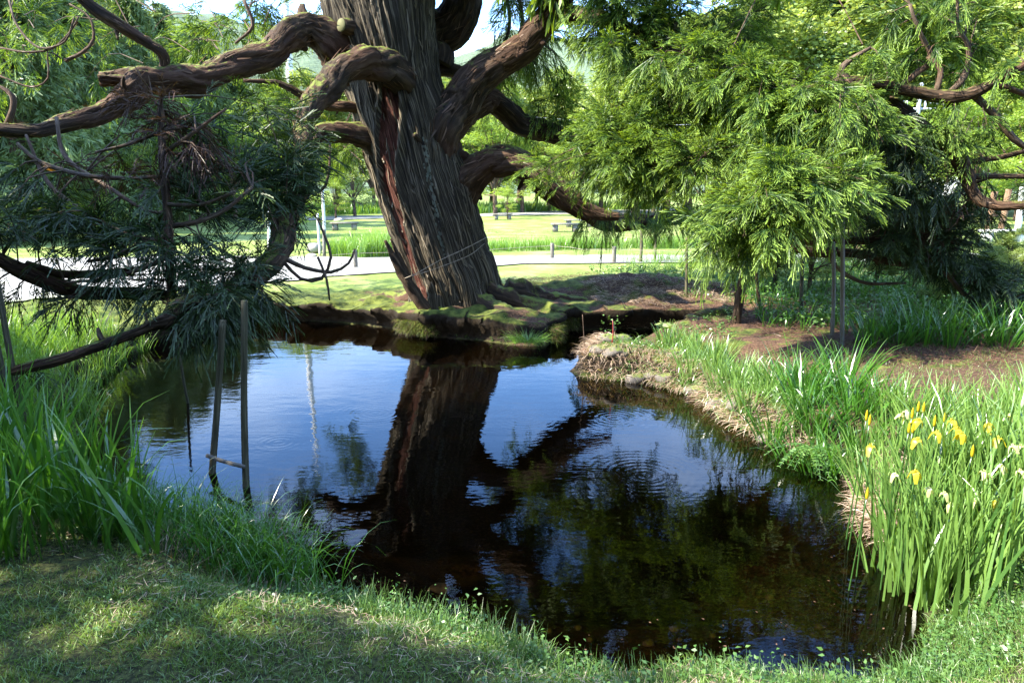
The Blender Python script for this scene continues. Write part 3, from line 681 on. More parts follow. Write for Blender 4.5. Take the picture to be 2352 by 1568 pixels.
for pts in (
  [(1950,190,12,8.5),(1930,165,9,8.5),(1950,140,6,8.5),(2000,110,4,8.5)], [(2180,215,8,8.3),(2215,175,7,8.3),(2225,110,5,8.3),(2200,60,4,8.3),(2200,-20,3,8.3)],
  [(2060,205,6,8.4),(2110,165,7,8.4),(2140,135,6,8.4),(2110,70,5,8.4),(2090,10,4,8.4)], [(2150,215,6,8.3),(2160,160,6,8.3),(2130,130,5,8.3)],
  [(2235,215,7,8.2),(2280,195,7,8.2),(2352,215,6,8.2)],[(2240,222,8,8.2),(2290,270,8,8.2),(2330,320,7,8.2),(2380,350,6,8.2)],
  [(695,400,5,8.1),(735,440,4,8.),(755,400,3,8.),(758,330,2.5,8.)],
  [(655,595,6,6.4),(700,615,5,6.4),(760,625,4,6.4),(800,605,3,6.4),(815,572,2.5,6.4)], [(650,600,5,6.4),(690,640,4,6.4),(738,640,4,6.4),(760,590,3.5,6.4),(745,540,3,6.4),(728,500,2,6.4)],
  [(730,590,3,6.3),(750,640,3,6.3),(757,690,2,6.3)],
  [(20,0,2.4,9),(40,60,2.4,8.8),(90,110,2.4,8.7),(150,95,2.1,8.6),(170,40,1.8,8.6)],[(0,110,2.4,8.8),(60,120,2.7,8.7),(120,112,2.4,8.7),(160,75,2.4,8.7),(180,40,1.8,8.7)],
  [(150,140,4.2,8.7),(190,120,4.2,8.7),(215,90,3.6,8.7),(205,40,2.4,8.7),(160,10,1.8,8.7)],[(0,175,1.8,8.7),(70,200,2.1,8.7),(110,180,1.8,8.7),(110,120,1.8,8.7),(140,135,1.8,8.7)],
  [(15,292,8,8.1),(30,250,7,8.1),(28,220,6,8.1),(0,200,4,8.1),(-40,190,3,8.1)],
  [(60,310,3,6.8),(110,420,5,6.6),(200,490,5.5,6.3),(300,540,5,6.1),(380,560,4,5.95)],[(130,270,4,7),(150,360,5,6.8),(250,430,5,6.5),(330,480,4,6.2),(380,490,4,6.)],
  [(40,330,4,6.6),(90,370,5,6.5),(180,400,5.5,6.3),(290,410,5,6.1),(372,405,4,6.)],[(385,590,6,5.75),(320,620,5,5.7),(240,640,4,5.7),(150,650,3,5.7)],
  [(388,520,6,5.9),(450,510,6,5.9),(520,480,5,6.),(580,430,4,6.1)],[(386,470,5,5.9),(460,470,4,5.9),(540,440,3,5.9)],[(380,350,5,6.),(450,300,4,6.),(520,250,3,6.)],[(375,300,4,6.1),(300,330,4,6.2),(220,350,3,6.3)],
  [(392,540,7,5.85),(330,560,6,5.8),(260,590,5,5.8),(200,600,3,5.8)],[(240,790,5,5.15),(230,770,6,5.15),(225,752,3,5.15)],
  [(1190,-20,5,12),(1200,60,5,12),(1180,110,5,12),(1240,100,6,11.8)],[(1160,-30,4,12.2),(1170,60,4,12.2),(1140,140,3,12.2)],
  [(1500,330,5,9.5),(1540,290,7,9.5),(1560,250,6,9.5)],[(1410,345,6,10),(1480,370,6,9.6),(1530,380,5,9.3),(1600,375,4,9.1)],
  [(2150,560,5,8.9),(2170,620,6,8.9),(2220,680,5,8.9),(2290,720,4,8.9)],[(1900,580,4,9),(1930,620,4,9),(1990,650,4,9),(2080,650,3,9)],
  [(800,30,6,11.),(740,70,5,10.9),(700,90,3,10.8)],[(560,0,4,11),(580,60,4,11),(540,100,3,11)],
  ):
    limb('twig', pts, 7, .12, 'twig', .08)
fl = MB(); ms_ = MB()
for sname, w_, dens in LIMBS:
    c = w_[:, :3]; r = w_[:, 3]; t_, n_, b_ = frames(c); L_ = np.linalg.norm(c[-1]-c[0]); k = int(dens*L_*(70+700*r.mean()))
    i = rng.integers(1, len(c)-1, k); a = rng.uniform(0, 2*PI, k); rad = n_[i]*np.cos(a)[:, None]+b_[i]*np.sin(a)[:, None]
    p = c[i]+rad*(r[i]*1.0)[:, None]; d = t_[i]*rng.choice([-1, 1], k)[:, None]+rad*rng.uniform(.0, .45, (k, 1))+rng.normal(0, .12, (k, 3))
    ribbons(fl, p, d, rng.uniform(.03, .18, k)*(.6+r[i]*4), rng.uniform(.005, .018, k)*(.6+r[i]*4), rng.uniform(0, .2, k), 3, face=np.cross(rad, t_[i]))
    up = (rad[:, 2] > .45) & (vnoise(p[:, 0]*3, p[:, 1]*3+p[:, 2], 71) > .45); p2 = np.repeat(p[up], 6, 0)+rng.normal(0, .02, (up.sum()*6, 3)); 
    if len(p2): ribbons(ms_, p2-[0, 0, .01], np.column_stack([rng.normal(0, .7, (len(p2), 2)), np.ones(len(p2))]), rng.uniform(.01, .035, len(p2)), .006, .3, 2)
o = fl.build('peeling_bark', M['flake']); o['kind'] = 'stuff'; cpart(o); o = ms_.build('moss', M['moss']); o['kind'] = 'stuff'; cpart(o)
# stubs and scars on the trunk
def stub(u, v, r, Y, dx, dz, ln, cut=True):
    p = P(u, v, Y); mb = MB(); d = unit(np.array([dx, -1., dz]))
    tube(mb, [(*(p-d*.25), r*1.35), (*(p+d*ln*.4), r*1.1), (*(p+d*ln), r)], .04, 22, .12)
    o = mb.build('branch_stub', M['limb'], smooth=True); cpart(o)
    if cut:
        mb = MB(); q = p+d*(ln+.004); tube(mb, [(*q, r*.9), (*(q+d*.012), r*.86)], .02, 22, .05); cpart(mb.build('sawn_face', M['wound']))
stub(800, 62, .1, 10.62, -.75, .0, .12); 
# the torn slab at the foot
mb = MB(); tube(mb, [(*P(992, 735, 10.55), .1), (*P(962, 690, 10.5), .085), (*P(930, 640, 10.45), .07), (*P(905, 595, 10.4), .05), (*P(884, 552, 10.35), .02)], .04, 14, .35, 5); cpart(mb.build('torn_slab', M['limb']))
mb = MB(); tube(mb, [(*P(940, 640, 10.5), .04), (*P(912, 580, 10.45), .03), (*P(897, 548, 10.4), .012)], .04, 10, .3, 6); cpart(mb.build('torn_slab', M['limb']))
for a in ((.75, -.8, .15), (1.2, -.35, .2), (1.5, .3, .2), (-1.3, .4, .15)):
    ps = []
    for f, rr_, dz in ((.45, 1.3, .1), (.8, 1., .02), (1.15, .7, -.03), (1.6, .35, -.06)):
        x, y = TB[0]+a[0]*f+rng.normal(0, .04), TB[1]+a[1]*f+rng.normal(0, .04); ps.append((x, y, float(gz(x, y))+dz-a[2]*.35, a[2]*rr_))
    mb = MB(); tube(mb, ps, .05, 14, .3, int(a[0]*10)); cpart(mb.build('root', M['limb'], smooth=True))

# foliage clumps: (u, v, ru, rv, Y, depth radius, twigs, fronds per twig, frond size)
A_all = np.vstack(ANCH+[trunk_s[trunk_s[:, 2] > 5][:, :3]])
def clumps(lst, mat='cedar', protos=PR, twigs=True, droop=.25, down=.15, fine=1.):
    if mat in ('cedar_shaded', 'cedar_dead') and lst[0][4] < 8: protos = PRF
    mbf = MB(); mbt = MB() if twigs else None
    for u, v, ru, rv, Y, rd, K, nf, sc in lst:
        c = P(u, v, Y); t = Y/ray(u, v)[1]/F_
        spray(mbf, mbt, c, (ru*t, rd, rv*t), K, nf, sc, A_all, droop, protos, down=down)
    cpart(merge2('foliage', mbf, M[mat], mbt, M['twig']))
q = .34
clumps([(1360,50,70,60,10.6,.6,7,7,q),(1460,30,120,70,10.2,.7,19,7,q),(1570,60,110,80,10,.7,20,7,q),(1650,110,80,70,9.8,.6,12,7,q),(1740,50,40,90,10.6,.4,14,8,q),(1400,-60,160,80,10,.8,17,7,q),(1400,150,90,60,10.3,.5,9,6,q)], droop=.3)
clumps([(1400,260,80,70,9.9,.6,13,7,q),(1480,200,110,80,9.8,.7,22,7,q),(1600,210,120,90,9.4,.7,25,7,q),(1720,260,110,80,9.2,.6,20,7,q)], droop=.2, down=0)
clumps([(1290,390,60,25,9.6,.2,4,6,.3),(1400,370,80,60,9.4,.5,14,7,q),(1500,350,120,80,9.3,.6,25,7,q),(1640,360,120,80,8.9,.6,23,7,q),(1490,440,110,40,9.8,.5,13,7,q),(1330,455,30,20,9.9,.2,3,5,.28)], droop=.2, down=0)
clumps([(1800,310,110,70,8.2,.6,20,7,q),(1930,310,100,80,8.,.6,20,7,q),(1850,400,140,70,7.4,.5,29,8,.36),(1780,480,110,60,7.3,.5,22,8,.36),(1690,450,100,60,7.6,.5,19,7,.36),(1670,530,90,45,7.4,.4,16,8,.36),(1720,585,50,35,7.4,.3,7,7,.34),(1930,450,100,50,7.6,.5,16,7,.34)], droop=.25, down=.05)
clumps([(2030,380,110,90,8.5,.6,23,7,q),(2110,450,110,90,9,.6,26,7,q),(2050,290,80,50,8.6,.5,10,6,q),(2170,520,80,80,9,.6,25,7,q),(2290,645,80,40,9,.6,14,7,q),(2200,610,80,40,9.,.5,14,7,q),(2320,420,40,25,8.4,.4,4,5,.3),(2060,530,60,50,8.9,.4,9,7,q)], 'cedar_shaded', droop=.25)
clumps([(1570,130,90,50,9.,.3,12,7,.34),(1690,170,90,50,8.7,.3,13,7,.34),(1800,215,90,45,8.3,.3,12,7,.34),(1900,240,70,40,8.1,.3,7,7,.32),(1430,110,70,50,9.6,.4,8,7,.34),(1260,370,45,25,9.7,.2,4,6,.32),(1290,420,60,25,9.6,.2,4,6,.32),(1350,300,70,50,9.7,.4,7,7,.34)], droop=.2, down=0)
clumps([(2200,60,150,70,8.6,.6,14,6,q),(2290,120,80,80,8.4,.5,9,6,q),(2130,150,110,60,8.6,.5,9,6,q),(2000,160,60,50,8.6,.4,7,6,.3),(2060,50,90,60,8.8,.5,8,6,q),(2120,290,80,30,8.4,.3,6,6,.3),(2260,300,70,50,8.3,.4,6,6,.3),(1950,-80,200,80,9,.8,6,6,q)])
clumps([(1440,500,100,20,11.8,.4,6,6,.3),(1560,480,80,35,12,.4,8,7,.3),(1600,590,40,40,9,.3,2,5,.26)], droop=.6, down=.4)
clumps([(1210,30,90,90,12.4,.6,10,7,.4),(1150,160,80,60,12.5,.5,9,7,.36),(1260,130,60,90,12,.5,9,7,.4),(1280,220,50,60,12,.4,7,7,.36),(1170,300,70,60,13,.5,6,6,.3)], droop=.35, down=.25)
clumps([(60,60,120,80,12.5,.9,5,6,.48),(230,60,120,80,12.5,.8,5,6,.48),(440,80,100,60,13,.8,7,6,.48),(560,60,100,50,13,.8,6,6,.48),(660,30,60,50,13,.6,5,6,.45),(100,200,130,80,12,.8,4,6,.45),(560,210,110,30,13,.6,6,6,.42),(660,210,60,50,13,.5,6,6,.42),(760,370,60,50,13,.4,6,6,.34)], 'cedar', droop=.18, down=.05)
clumps([(600,290,80,70,7.3,.5,12,7,.32),(660,370,60,80,7.2,.5,16,8,.3),(620,440,80,60,6.8,.5,14,8,.3),(500,300,60,60,6.6,.4,5,6,.3),(540,380,80,60,6.4,.4,8,7,.28),(450,470,100,50,6.,.4,10,7,.26),(690,330,40,90,7.6,.4,11,7,.3)], 'cedar_shaded')
clumps([(60,500,110,60,6.,.5,16,7,.27),(190,520,110,50,6.,.4,14,7,.27),(320,540,100,45,5.9,.4,13,7,.27),(430,570,90,40,5.8,.4,12,7,.26),(540,590,80,35,5.9,.4,10,7,.26),(60,420,80,50,6.4,.5,5,6,.27)], 'cedar_shaded')
clumps([(480,640,110,45,5.6,.4,12,7,.25),(530,700,80,45,5.4,.35,14,7,.25),(400,680,80,45,5.5,.35,8,7,.25),(600,680,50,45,5.6,.3,7,6,.25),(440,750,60,30,5.3,.25,6,6,.24),(300,640,80,40,5.8,.3,3,6,.26)], 'cedar_shaded', droop=.4)
clumps([(370,240,80,50,6.2,.4,7,7,.24),(460,330,90,60,6.2,.4,10,7,.24),(300,400,120,25,6.2,.3,6,6,.24),(160,360,60,30,6.6,.3,3,5,.24),(2140,500,40,40,8.7,.2,5,6,.26)], 'cedar_dead')
clumps([(60,650,90,40,6.,.3,6,5,.24),(170,690,80,30,6.,.25,5,5,.22),(230,650,70,20,6.,.25,3,5,.22),(60,850,60,20,5.1,.15,2,4,.18)], 'cedar_shaded')
clumps([(785,400,35,50,12.4,.3,6,6,.3),(725,330,35,30,12.2,.3,4,6,.3),(850,60,30,60,13,.3,4,5,.3),(420,300,90,60,7.2,.4,5,6,.28),(250,470,100,50,6.4,.4,5,6,.26),(640,250,60,40,9,.4,6,6,.3)], 'cedar', droop=.3)
# the crown above the frame: it shades the pond and is mirrored in it
up = []
for (x, y, z, r) in ((.6,11,7.6,1.4),(2.,10.2,6.6,1.3),(3.4,9.6,6.2,1.3),(1.2,12.6,8.6,1.5),(.2,9.6,6.8,1.2),(2.6,12.2,9.4,1.5),(-.5,11.2,11,1.5),(-1.8,12.6,7.6,1.4),(-2.2,10.6,8.8,1.3),(1.2,9.2,8.2,1.3),(3.4,8.6,7.6,1.3),(-3.6,12.8,8.8,1.4),(4,13,8,1.5),(0,14,7.6,1.4),(5.2,8.,6.8,1.1),(1.4,10.6,5.9,1.),(-.4,9.9,8.2,1.1)):
    up.append((x, y, z, r))
mbf = MB(); mbt = MB()
for x, y, z, r in up:
    k = rng.uniform(-.3, .3)
    tube(mbt, [(-2.3+.1*z*0, 11.3, z-1.2, .12), ((x-2.3)*.5, (y+11.3)/2, z-.3, .09), (x, y, z, .04)], .3, 8, .1)
    spray(mbf, mbt, (x, y, z), (r*1.3, r*1.1, r*.6), 15, 6, .6, np.array([[x, y, z], [x*.7-.5, y*.8+2.2, z-.3]]), .35, PRL)
cpart(merge2('foliage', mbf, M['cedar'], mbt, M['twig']))

# ============================================================ PLANTS ON THE GROUND
def wp(px, z=.15): return np.array([G(u, v, z) for u, v in px])
def scatter(poly, n, smin=-.05, smax=1e9):
    lo = poly.min(0); hi = poly.max(0); out = []; k = 0
    while k < n:
        q = rng.uniform(lo, hi, (n*3, 2)); m = inside(poly, q[:, 0], q[:, 1]); q = q[m]
        s = sdl(q[:, 0], q[:, 1]); q = q[(s > smin) & (s < smax)]
        if not len(q): break
        out.append(q); k += len(q)
    q = np.vstack(out)[:n]; return q
def to3(q, dz=0.): return np.column_stack([q, gz(q[:, 0], q[:, 1])+dz])
def lean(n, a, bias=(0, 0)):
    th = rng.uniform(0, 2*PI, n); r = np.abs(rng.normal(0, a, n))
    return np.column_stack([np.cos(th)*r+bias[0], np.sin(th)*r+bias[1], np.ones(n)])
def bed(name, label, poly, n, h, w, bend, mat_, lean_a=.2, clump=0, segs=5, smin=-.05, smax=1e9, taper=1.6, cat='grass', bias=(0, 0), group=None, mb=None):
    if clump:
        c = scatter(poly, max(1, n//clump), smin, smax); q = np.repeat(c, clump, 0)+rng.normal(0, .05, (len(c)*clump, 2)); rn = np.clip(np.repeat(rng.uniform(0, 1, len(c)), clump)*.6+rng.uniform(0, .4, len(q)), 0, 1)
    else: q = scatter(poly, n, smin, smax); rn = rng.uniform(0, 1, len(q))
    k = len(q); own = mb is None; mb = MB() if own else mb
    pat = .75+.5*vnoise(q[:, 0]*1.3, q[:, 1]*1.3, 77)
    ribbons(mb, to3(q, -.02), lean(k, lean_a, bias), rng.uniform(h[0], h[1], k)*pat, rng.uniform(w[0], w[1], k), rng.uniform(bend[0], bend[1], k), segs, rn, taper=taper)
    if own: return tagp(mb.build(name, M[mat_]), label, cat, group, 'stuff')

# --- mown grass of the near bank
NEARP = np.array([(-5.5, 1.2), (5.5, 1.2), (5.5, 3.2), (2.6, 3.4), (2, 3.1), (.5, 3.6), (-1, 4.4), (-1.7, 4.6), (-5.5, 5.2)])
q = scatter(NEARP, 300000, -.02)
dens = vnoise(q[:, 0]*2.2, q[:, 1]*2.2, 51)*.6+vnoise(q[:, 0]*7, q[:, 1]*7, 52)*.4
q = q[rng.uniform(0, 1, len(q)) < np.clip(dens*2.2-.35, .1, 1)]
mb = MB(); n = len(q)
ribbons(mb, to3(q, -.005), lean(n, 1.), rng.uniform(.015, .055, n)*(.5+1.1*vnoise(q[:, 0]*4, q[:, 1]*4, 54)), rng.uniform(.0025, .0065, n), rng.uniform(.1, .8, n), 3, np.clip(vnoise(q[:, 0]*3, q[:, 1]*3, 53)*.5+vnoise(q[:, 0]*14, q[:, 1]*14, 57)*.4+rng.uniform(-.15, .35, n), 0, 1))
tagp(mb.build('grass', M['lawn']), 'short mown grass covering the near bank of the pond', 'grass', None, 'stuff')
# clippings and litter lying in it
q = scatter(NEARP, 16000, .02); n = len(q); mb = MB(); a = rng.uniform(0, 2*PI, n)
m_ = vnoise(q[:, 0]*3, q[:, 1]*3, 55) > .42; q = q[m_]; n = len(q); a = a[m_]
ribbons(mb, to3(q, rng.uniform(.01, .04, n)), np.column_stack([np.cos(a), np.sin(a), rng.uniform(-.2, .35, n)]), rng.uniform(.02, .07, n), rng.uniform(.002, .004, n), .1, 2)
tagp(mb.build('grass_clippings', M['straw']), 'dry grass clippings and cedar litter strewn over the near lawn', 'litter', None, 'stuff')
# round leaved weeds: clover and creeping plants
def leafproto(k=1, fold=.25):
    V = [(0, 0, 0), (.35, -.28, fold*.5), (1, 0, .05), (.35, .28, fold*.5)]; return np.array(V, float), np.array([[0, 1, 2, 3]])
LP = leafproto()
def leaves(mb, pos, size, up=.8, rnd=None, dirs=None, proto=None):
    n = len(pos); a = rng.uniform(0, 2*PI, n); X = np.column_stack([np.cos(a), np.sin(a), rng.uniform(-.5, .4, n)]) if dirs is None else dirs
    Z = unit(np.column_stack([np.zeros((n, 2)), np.full(n, up)])+rng.normal(0, .5, (n, 3)))
    pv, pq = proto or LP
    inst(mb, pv, pq, X, Z, pos, size, 0., None, rnd)
q = scatter(NEARP, 12000, .0); n_ = vnoise(q[:, 0]*1.8, q[:, 1]*1.8, 61)+.5*sstep(.5, .0, sdl(q[:, 0], q[:, 1])); q = q[n_ > .62]
mb = MB(); leaves(mb, to3(q, rng.uniform(.015, .06, len(q))), rng.uniform(.012, .03, len(q)), 1.2); tagp(mb.build('ground_weeds', M['weed']), 'small round leaved weeds creeping through the near lawn', 'weeds', None, 'stuff')
# leafy fringe on the near water's edge
def fringe(poly_px, n, h, label, seed=0, zb=.1, hmax=.22):
    P_ = wp(poly_px, zb); n = n*2; q = scatter(P_, n, -.03, .6); mb = MB(); k = len(q)
    ribbons(mb, to3(q, -.01), lean(k, .5, (0, .25)), rng.uniform(.3, 1, k)*hmax, rng.uniform(.003, .006, k), rng.uniform(.1, 1., k), 4)
    st = scatter(P_, n//14, -.03, .5); 
    for x, y in st:
        z = float(gz(x, y)); hh = rng.uniform(.4, 1)*hmax; a = rng.uniform(0, 2*PI); m = rng.integers(4, 9); t = np.linspace(.2, 1, m)
        p = np.column_stack([x+np.cos(a)*t*hh*.4, y+.1*t*hh+np.sin(a)*t*hh*.4, z+t*hh])
        leaves(mb, p, rng.uniform(.01, .032), .8, np.full(m, rng.uniform()))
    tagp(mb.build('bank_weeds', M['weed']), label, 'weeds', None, 'stuff')
fringe([(820, 1380), (1000, 1420), (1180, 1480), (1300, 1530), (1250, 1560), (1000, 1480), (820, 1420)], 500, .2, 'leafy weeds hanging over the middle of the near water edge')
fringe([(1290, 1535), (1500, 1555), (1750, 1550), (2000, 1560), (2080, 1500), (2120, 1530), (2000, 1620), (1500, 1600), (1280, 1580)], 700, .2, 'leafy weeds along the near water edge at lower right', hmax=.17)
fringe([(700, 1345), (830, 1372), (830, 1400), (640, 1380)], 200, .2, 'tuft of weeds at the water edge below the sedge', hmax=.15)
fringe([(2090, 1490), (2160, 1400), (2500, 1380), (2600, 1560), (2080, 1600)], 1500, .2, 'sunlit low weeds under the flag irises at lower right', hmax=.13)

# --- tall leaves on the left
bed('iris_bed', 'tall glossy green iris leaves crowding the shaded near left bank', wp([(-500, 1000), (120, 960), (200, 1100), (330, 1190), (420, 1240), (330, 1300), (60, 1310), (-500, 1330)], .35), 850, (.45, .88), (.014, .032), (.05, 1.), 'iris', .22, 6, 7, -.12, cat='iris leaves')
bed('iris_bed', 'scattered broad upright iris leaves standing tallest at the left edge', wp([(-500, 1050), (60, 1000), (160, 1150), (300, 1230), (60, 1300), (-500, 1320)], .35), 260, (.6, .95), (.025, .042), (.0, .5), 'iris', .2, 7, 7, -.12, cat='iris leaves')
bed('sedge_bed', 'fine arching sedge at the near left water edge', wp([(330, 1190), (520, 1200), (720, 1275), (735, 1340), (600, 1345), (380, 1330), (200, 1310)], .15), 1500, (.28, .55), (.004, .01), (.4, 1.4), 'iris', .3, 9, 7, -.15, cat='sedge')
bed('reed_bed', 'sunlit reeds and grass on the far left bank of the pond', wp([(-500, 770), (0, 770), (200, 765), (430, 740), (340, 800), (240, 870), (190, 960), (130, 1010), (-600, 1010)], .3), 7500, (.28, .55), (.005, .013), (.1, 1.), 'reed', .3, 10, 5, -.12, cat='reeds')
bed('dry_straw', 'broken dry straw at the foot of the sedge', wp([(300, 1290), (740, 1290), (760, 1350), (600, 1365), (330, 1350)], .15), 420, (.06, .2), (.004, .008), (0, .3), 'straw', 2.6, 0, 2, -.15, cat='straw')
for (u, v, d, L_) in ((690, 1290, (-.25, .1, .6), .3), (640, 1330, (.5, -.2, .35), .25), (720, 1345, (-.6, .2, .4), .2)):
    mb = MB(); x, y = G(u, v, .1); d = unit(np.array(d)); p0 = np.array([x, y, .02]); p1 = p0+d*L_
    tube(mb, [(*p0, .006), (*((p0+p1)/2+[0, 0, .01]), .005), (*p1, .004)], .04, 6)
    tagp(mb.build('dry_reed_stalk', M['straw']), 'broken pale reed stalk poking up at the edge of the sedge', 'reed stalk', 'broken reed stalks')

# --- iris clumps, each a plant
def iris_proto(k, hmin, hmax, w, bend, spread, lean_a):
    mb = MB(); a = rng.uniform(0, 2*PI, k); r = rng.uniform(0, 1, k)**.6*spread
    base = np.column_stack([np.cos(a)*r, np.sin(a)*r, np.full(k, -.03)])
    d = np.column_stack([np.cos(a)*r/spread*lean_a, np.sin(a)*r/spread*lean_a, np.ones(k)])+rng.normal(0, .09, (k, 3))*[1, 1, 0]
    ribbons(mb, base, d, rng.uniform(hmin, hmax, k), rng.uniform(w*.6, w, k), rng.uniform(bend*.2, bend, k), 7, taper=1.8)
    return mb.mesh('iris_clump')
IP = [iris_proto(70, .3, .5, .02, .5, .14, .4) for _ in range(3)]
IPD = [iris_proto(60, .35, .62, .02, .9, .15, .5) for _ in range(3)]
def clumpset(px, protos, mat_, label, group, zb=.3, sc=(.8, 1.1), n=None, smin=.0, cat='iris'):
    pts = px if n is None else [tuple(p) for p in scatter(wp(px, zb), n, smin)]
    for i, p in enumerate(pts):
        x, y = G(*p, zb) if n is None else p
        o = obj('iris_clump', protos[i % len(protos)], M[mat_]); o.location = (x, y, float(gz(x, y))-.01); o.rotation_euler = (0, 0, rng.uniform(0, 6.28)); o.scale = (1, 1, 1) if False else (rng.uniform(*sc),)*3
        tagp(o, label, cat, group)
IPR = [me.copy() for me in IP]
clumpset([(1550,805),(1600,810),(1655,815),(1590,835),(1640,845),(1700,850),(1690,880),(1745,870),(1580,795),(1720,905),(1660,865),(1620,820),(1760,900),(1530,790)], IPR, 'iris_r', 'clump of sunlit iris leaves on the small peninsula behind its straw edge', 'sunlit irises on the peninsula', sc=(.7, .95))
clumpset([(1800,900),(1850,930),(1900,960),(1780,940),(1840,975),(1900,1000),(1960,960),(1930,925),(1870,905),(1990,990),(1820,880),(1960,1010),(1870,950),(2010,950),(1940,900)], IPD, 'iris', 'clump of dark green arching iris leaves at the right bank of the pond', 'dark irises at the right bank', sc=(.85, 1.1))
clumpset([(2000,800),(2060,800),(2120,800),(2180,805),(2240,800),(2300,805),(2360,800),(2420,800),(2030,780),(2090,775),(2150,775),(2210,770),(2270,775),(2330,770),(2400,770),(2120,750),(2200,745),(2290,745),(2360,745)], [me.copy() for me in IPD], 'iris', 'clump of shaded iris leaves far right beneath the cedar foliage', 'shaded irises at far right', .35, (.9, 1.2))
clumpset([(2000,1000),(2060,1000),(2120,990),(2180,985),(2240,1000),(2300,1010),(2360,1000),(2030,1050),(2090,1060),(2150,1050),(2210,1040),(2270,1060),(2330,1070),(2400,1060),(2100,960),(2170,950),(2240,950),(2310,950),(2380,960),(2060,965),(2440,1000),(2200,1100),(2270,1110),(2350,1120),(2420,1110)], [me.copy() for me in IP], 'iris_r', 'clump of upright iris leaves on the right bank beyond the yellow flowers', 'upright irises beyond the flowers', .38, (.8, 1.15))
bed('flag_iris_bed', 'pale sunlit flag iris leaves at the right water edge among the yellow flowers', wp([(1985, 1210), (2050, 1290), (2130, 1390), (2500, 1400), (2700, 1250), (2400, 1170), (2200, 1170), (2060, 1180)], .15), 1150, (.45, .82), (.012, .028), (.0, .6), 'iris_r', .17, 8, 7, -.2, cat='iris leaves')
# yellow flag iris flowers: stem > flower
def petal(mb, d, L_, w, droop):
    t = np.linspace(0, 1, 6); s = np.array([-d[1], d[0], 0]); V = []
    for k in t:
        c = np.array([d[0], d[1], 0])*k*L_+np.array([0, 0, .018*math.sin(k*PI)*2-droop*k*k*L_]); ww = w*math.sin(min(1, k*.75+.2)*PI*.9)*.5
        V += [c-s*ww+[0, 0, -ww*.3], c+[0, 0, .003], c+s*ww+[0, 0, -ww*.3]]
    k = np.arange(5)*3; mb.add(V, np.vstack([np.stack([k, k+1, k+4, k+3], 1), np.stack([k+1, k+2, k+5, k+4], 1)]), rnd=rng.uniform(), tip=.5)
def flower_mesh():
    mb = MB(); a0 = rng.uniform(0, 2)
    for i in range(3): a = a0+i*2*PI/3; petal(mb, (math.cos(a), math.sin(a)), .055, .045, 1.0)
    for i in range(3): a = a0+PI/3+i*2*PI/3; petal(mb, (math.cos(a)*.5, math.sin(a)*.5), .03, .015, -.9)
    return mb.mesh('flower')
FM = [flower_mesh() for _ in range(3)]; FMW = [flower_mesh() for _ in range(2)]
BM = MB(); tube(BM, [(0, 0, 0, .005), (0, 0, .02, .008), (0, 0, .05, .006), (0, 0, .07, .001)], .01, 8); BM = BM.mesh('bud', True)
FL = [(1650/2081*690+3150, 1, 0)]
def pxz(zx, zy): return ((3150+zx*.3315)/1.6327, (1480+zy*.3315)/1.6327)
flw = [(350,610,0),(620,920,1),(690,240,1),(745,205,1),(880,310,0),(870,530,0),(850,900,0),(1090,450,0),(1270,320,0),(1340,310,1),(1320,410,0),(1370,470,0),(1620,350,0),(1680,360,0),(1750,500,1),(1790,520,0),(1900,560,1),(1960,600,1),(2040,600,1),(1620,890,1),(1680,930,1),(1770,790,1),(1830,830,1),(1000,1080,1),(1250,1260,1),(1330,1250,1),(1540,1230,1),(1600,1240,1),(1180,1130,1),(2040,880,1),(1790,1230,0),(1910,250,1)]
for i, (zx, zy, wh) in enumerate(flw):
    if i in (9, 12, 14, 16, 21, 25, 27): continue
    u, v = pxz(zx, zy); dp = math.tan(PITCH+math.atan((v-784)/F_)); Y = max(3.4, 1.36/dp+rng.uniform(-.08, .08)); p = P(u, v, Y); g0 = float(gz(p[0]+.05, Y+.08)); g0 = max(g0, -.1)
    t = thing('yellow_iris', 'yellow flag iris flower on its tall stem at the right water edge' if not wh else 'flag iris flower with pale cream petals at the right water edge', 'iris', (p[0]+.05, Y+.08, g0), 'yellow flag irises' if not wh else 'pale flag irises')
    mb = MB(); e = p-np.array([p[0]+.05, Y+.08, g0]); tube(mb, [(0, 0, -.02, .005), (e[0]*.4, e[1]*.4, e[2]*.5, .0045), (*e, .0035)], .1, 6)
    obj('stem', mb.mesh('stem', True), M['iris_r'], t)
    f = obj('flower', (FMW if wh else FM)[i % 2], M['petalw' if wh else 'petal'], t); f.location = e; f.rotation_euler = (rng.uniform(-.3, .3), rng.uniform(-.3, .3), rng.uniform(0, 6)); f.scale = ((.52 if wh else .68),)*3
for zx, zy in ((295,290),(330,345),(812,265),(880,190),(940,200),(1063,355),(1178,310),(820,430),(300,1180),(1490,700),(775,430)):
    u, v = pxz(zx, zy); dp = math.tan(PITCH+math.atan((v-784)/F_)); Y = max(3.4, 1.36/dp+rng.uniform(-.08, .08)); p = P(u, v, Y); g0 = max(float(gz(p[0], Y+.08)), -.1)
    t = thing('iris_bud', 'closed yellow iris bud on its stem at the right water edge', 'iris', (p[0], Y+.08, g0), 'closed iris buds'); e = p-np.array([p[0], Y+.08, g0])
    mb = MB(); tube(mb, [(0, 0, -.02, .005), (*e, .0035)], .1, 6); obj('stem', mb.mesh('stem', True), M['iris_r'], t)
    b_ = obj('bud', BM, M['petal'], t); b_.location = e

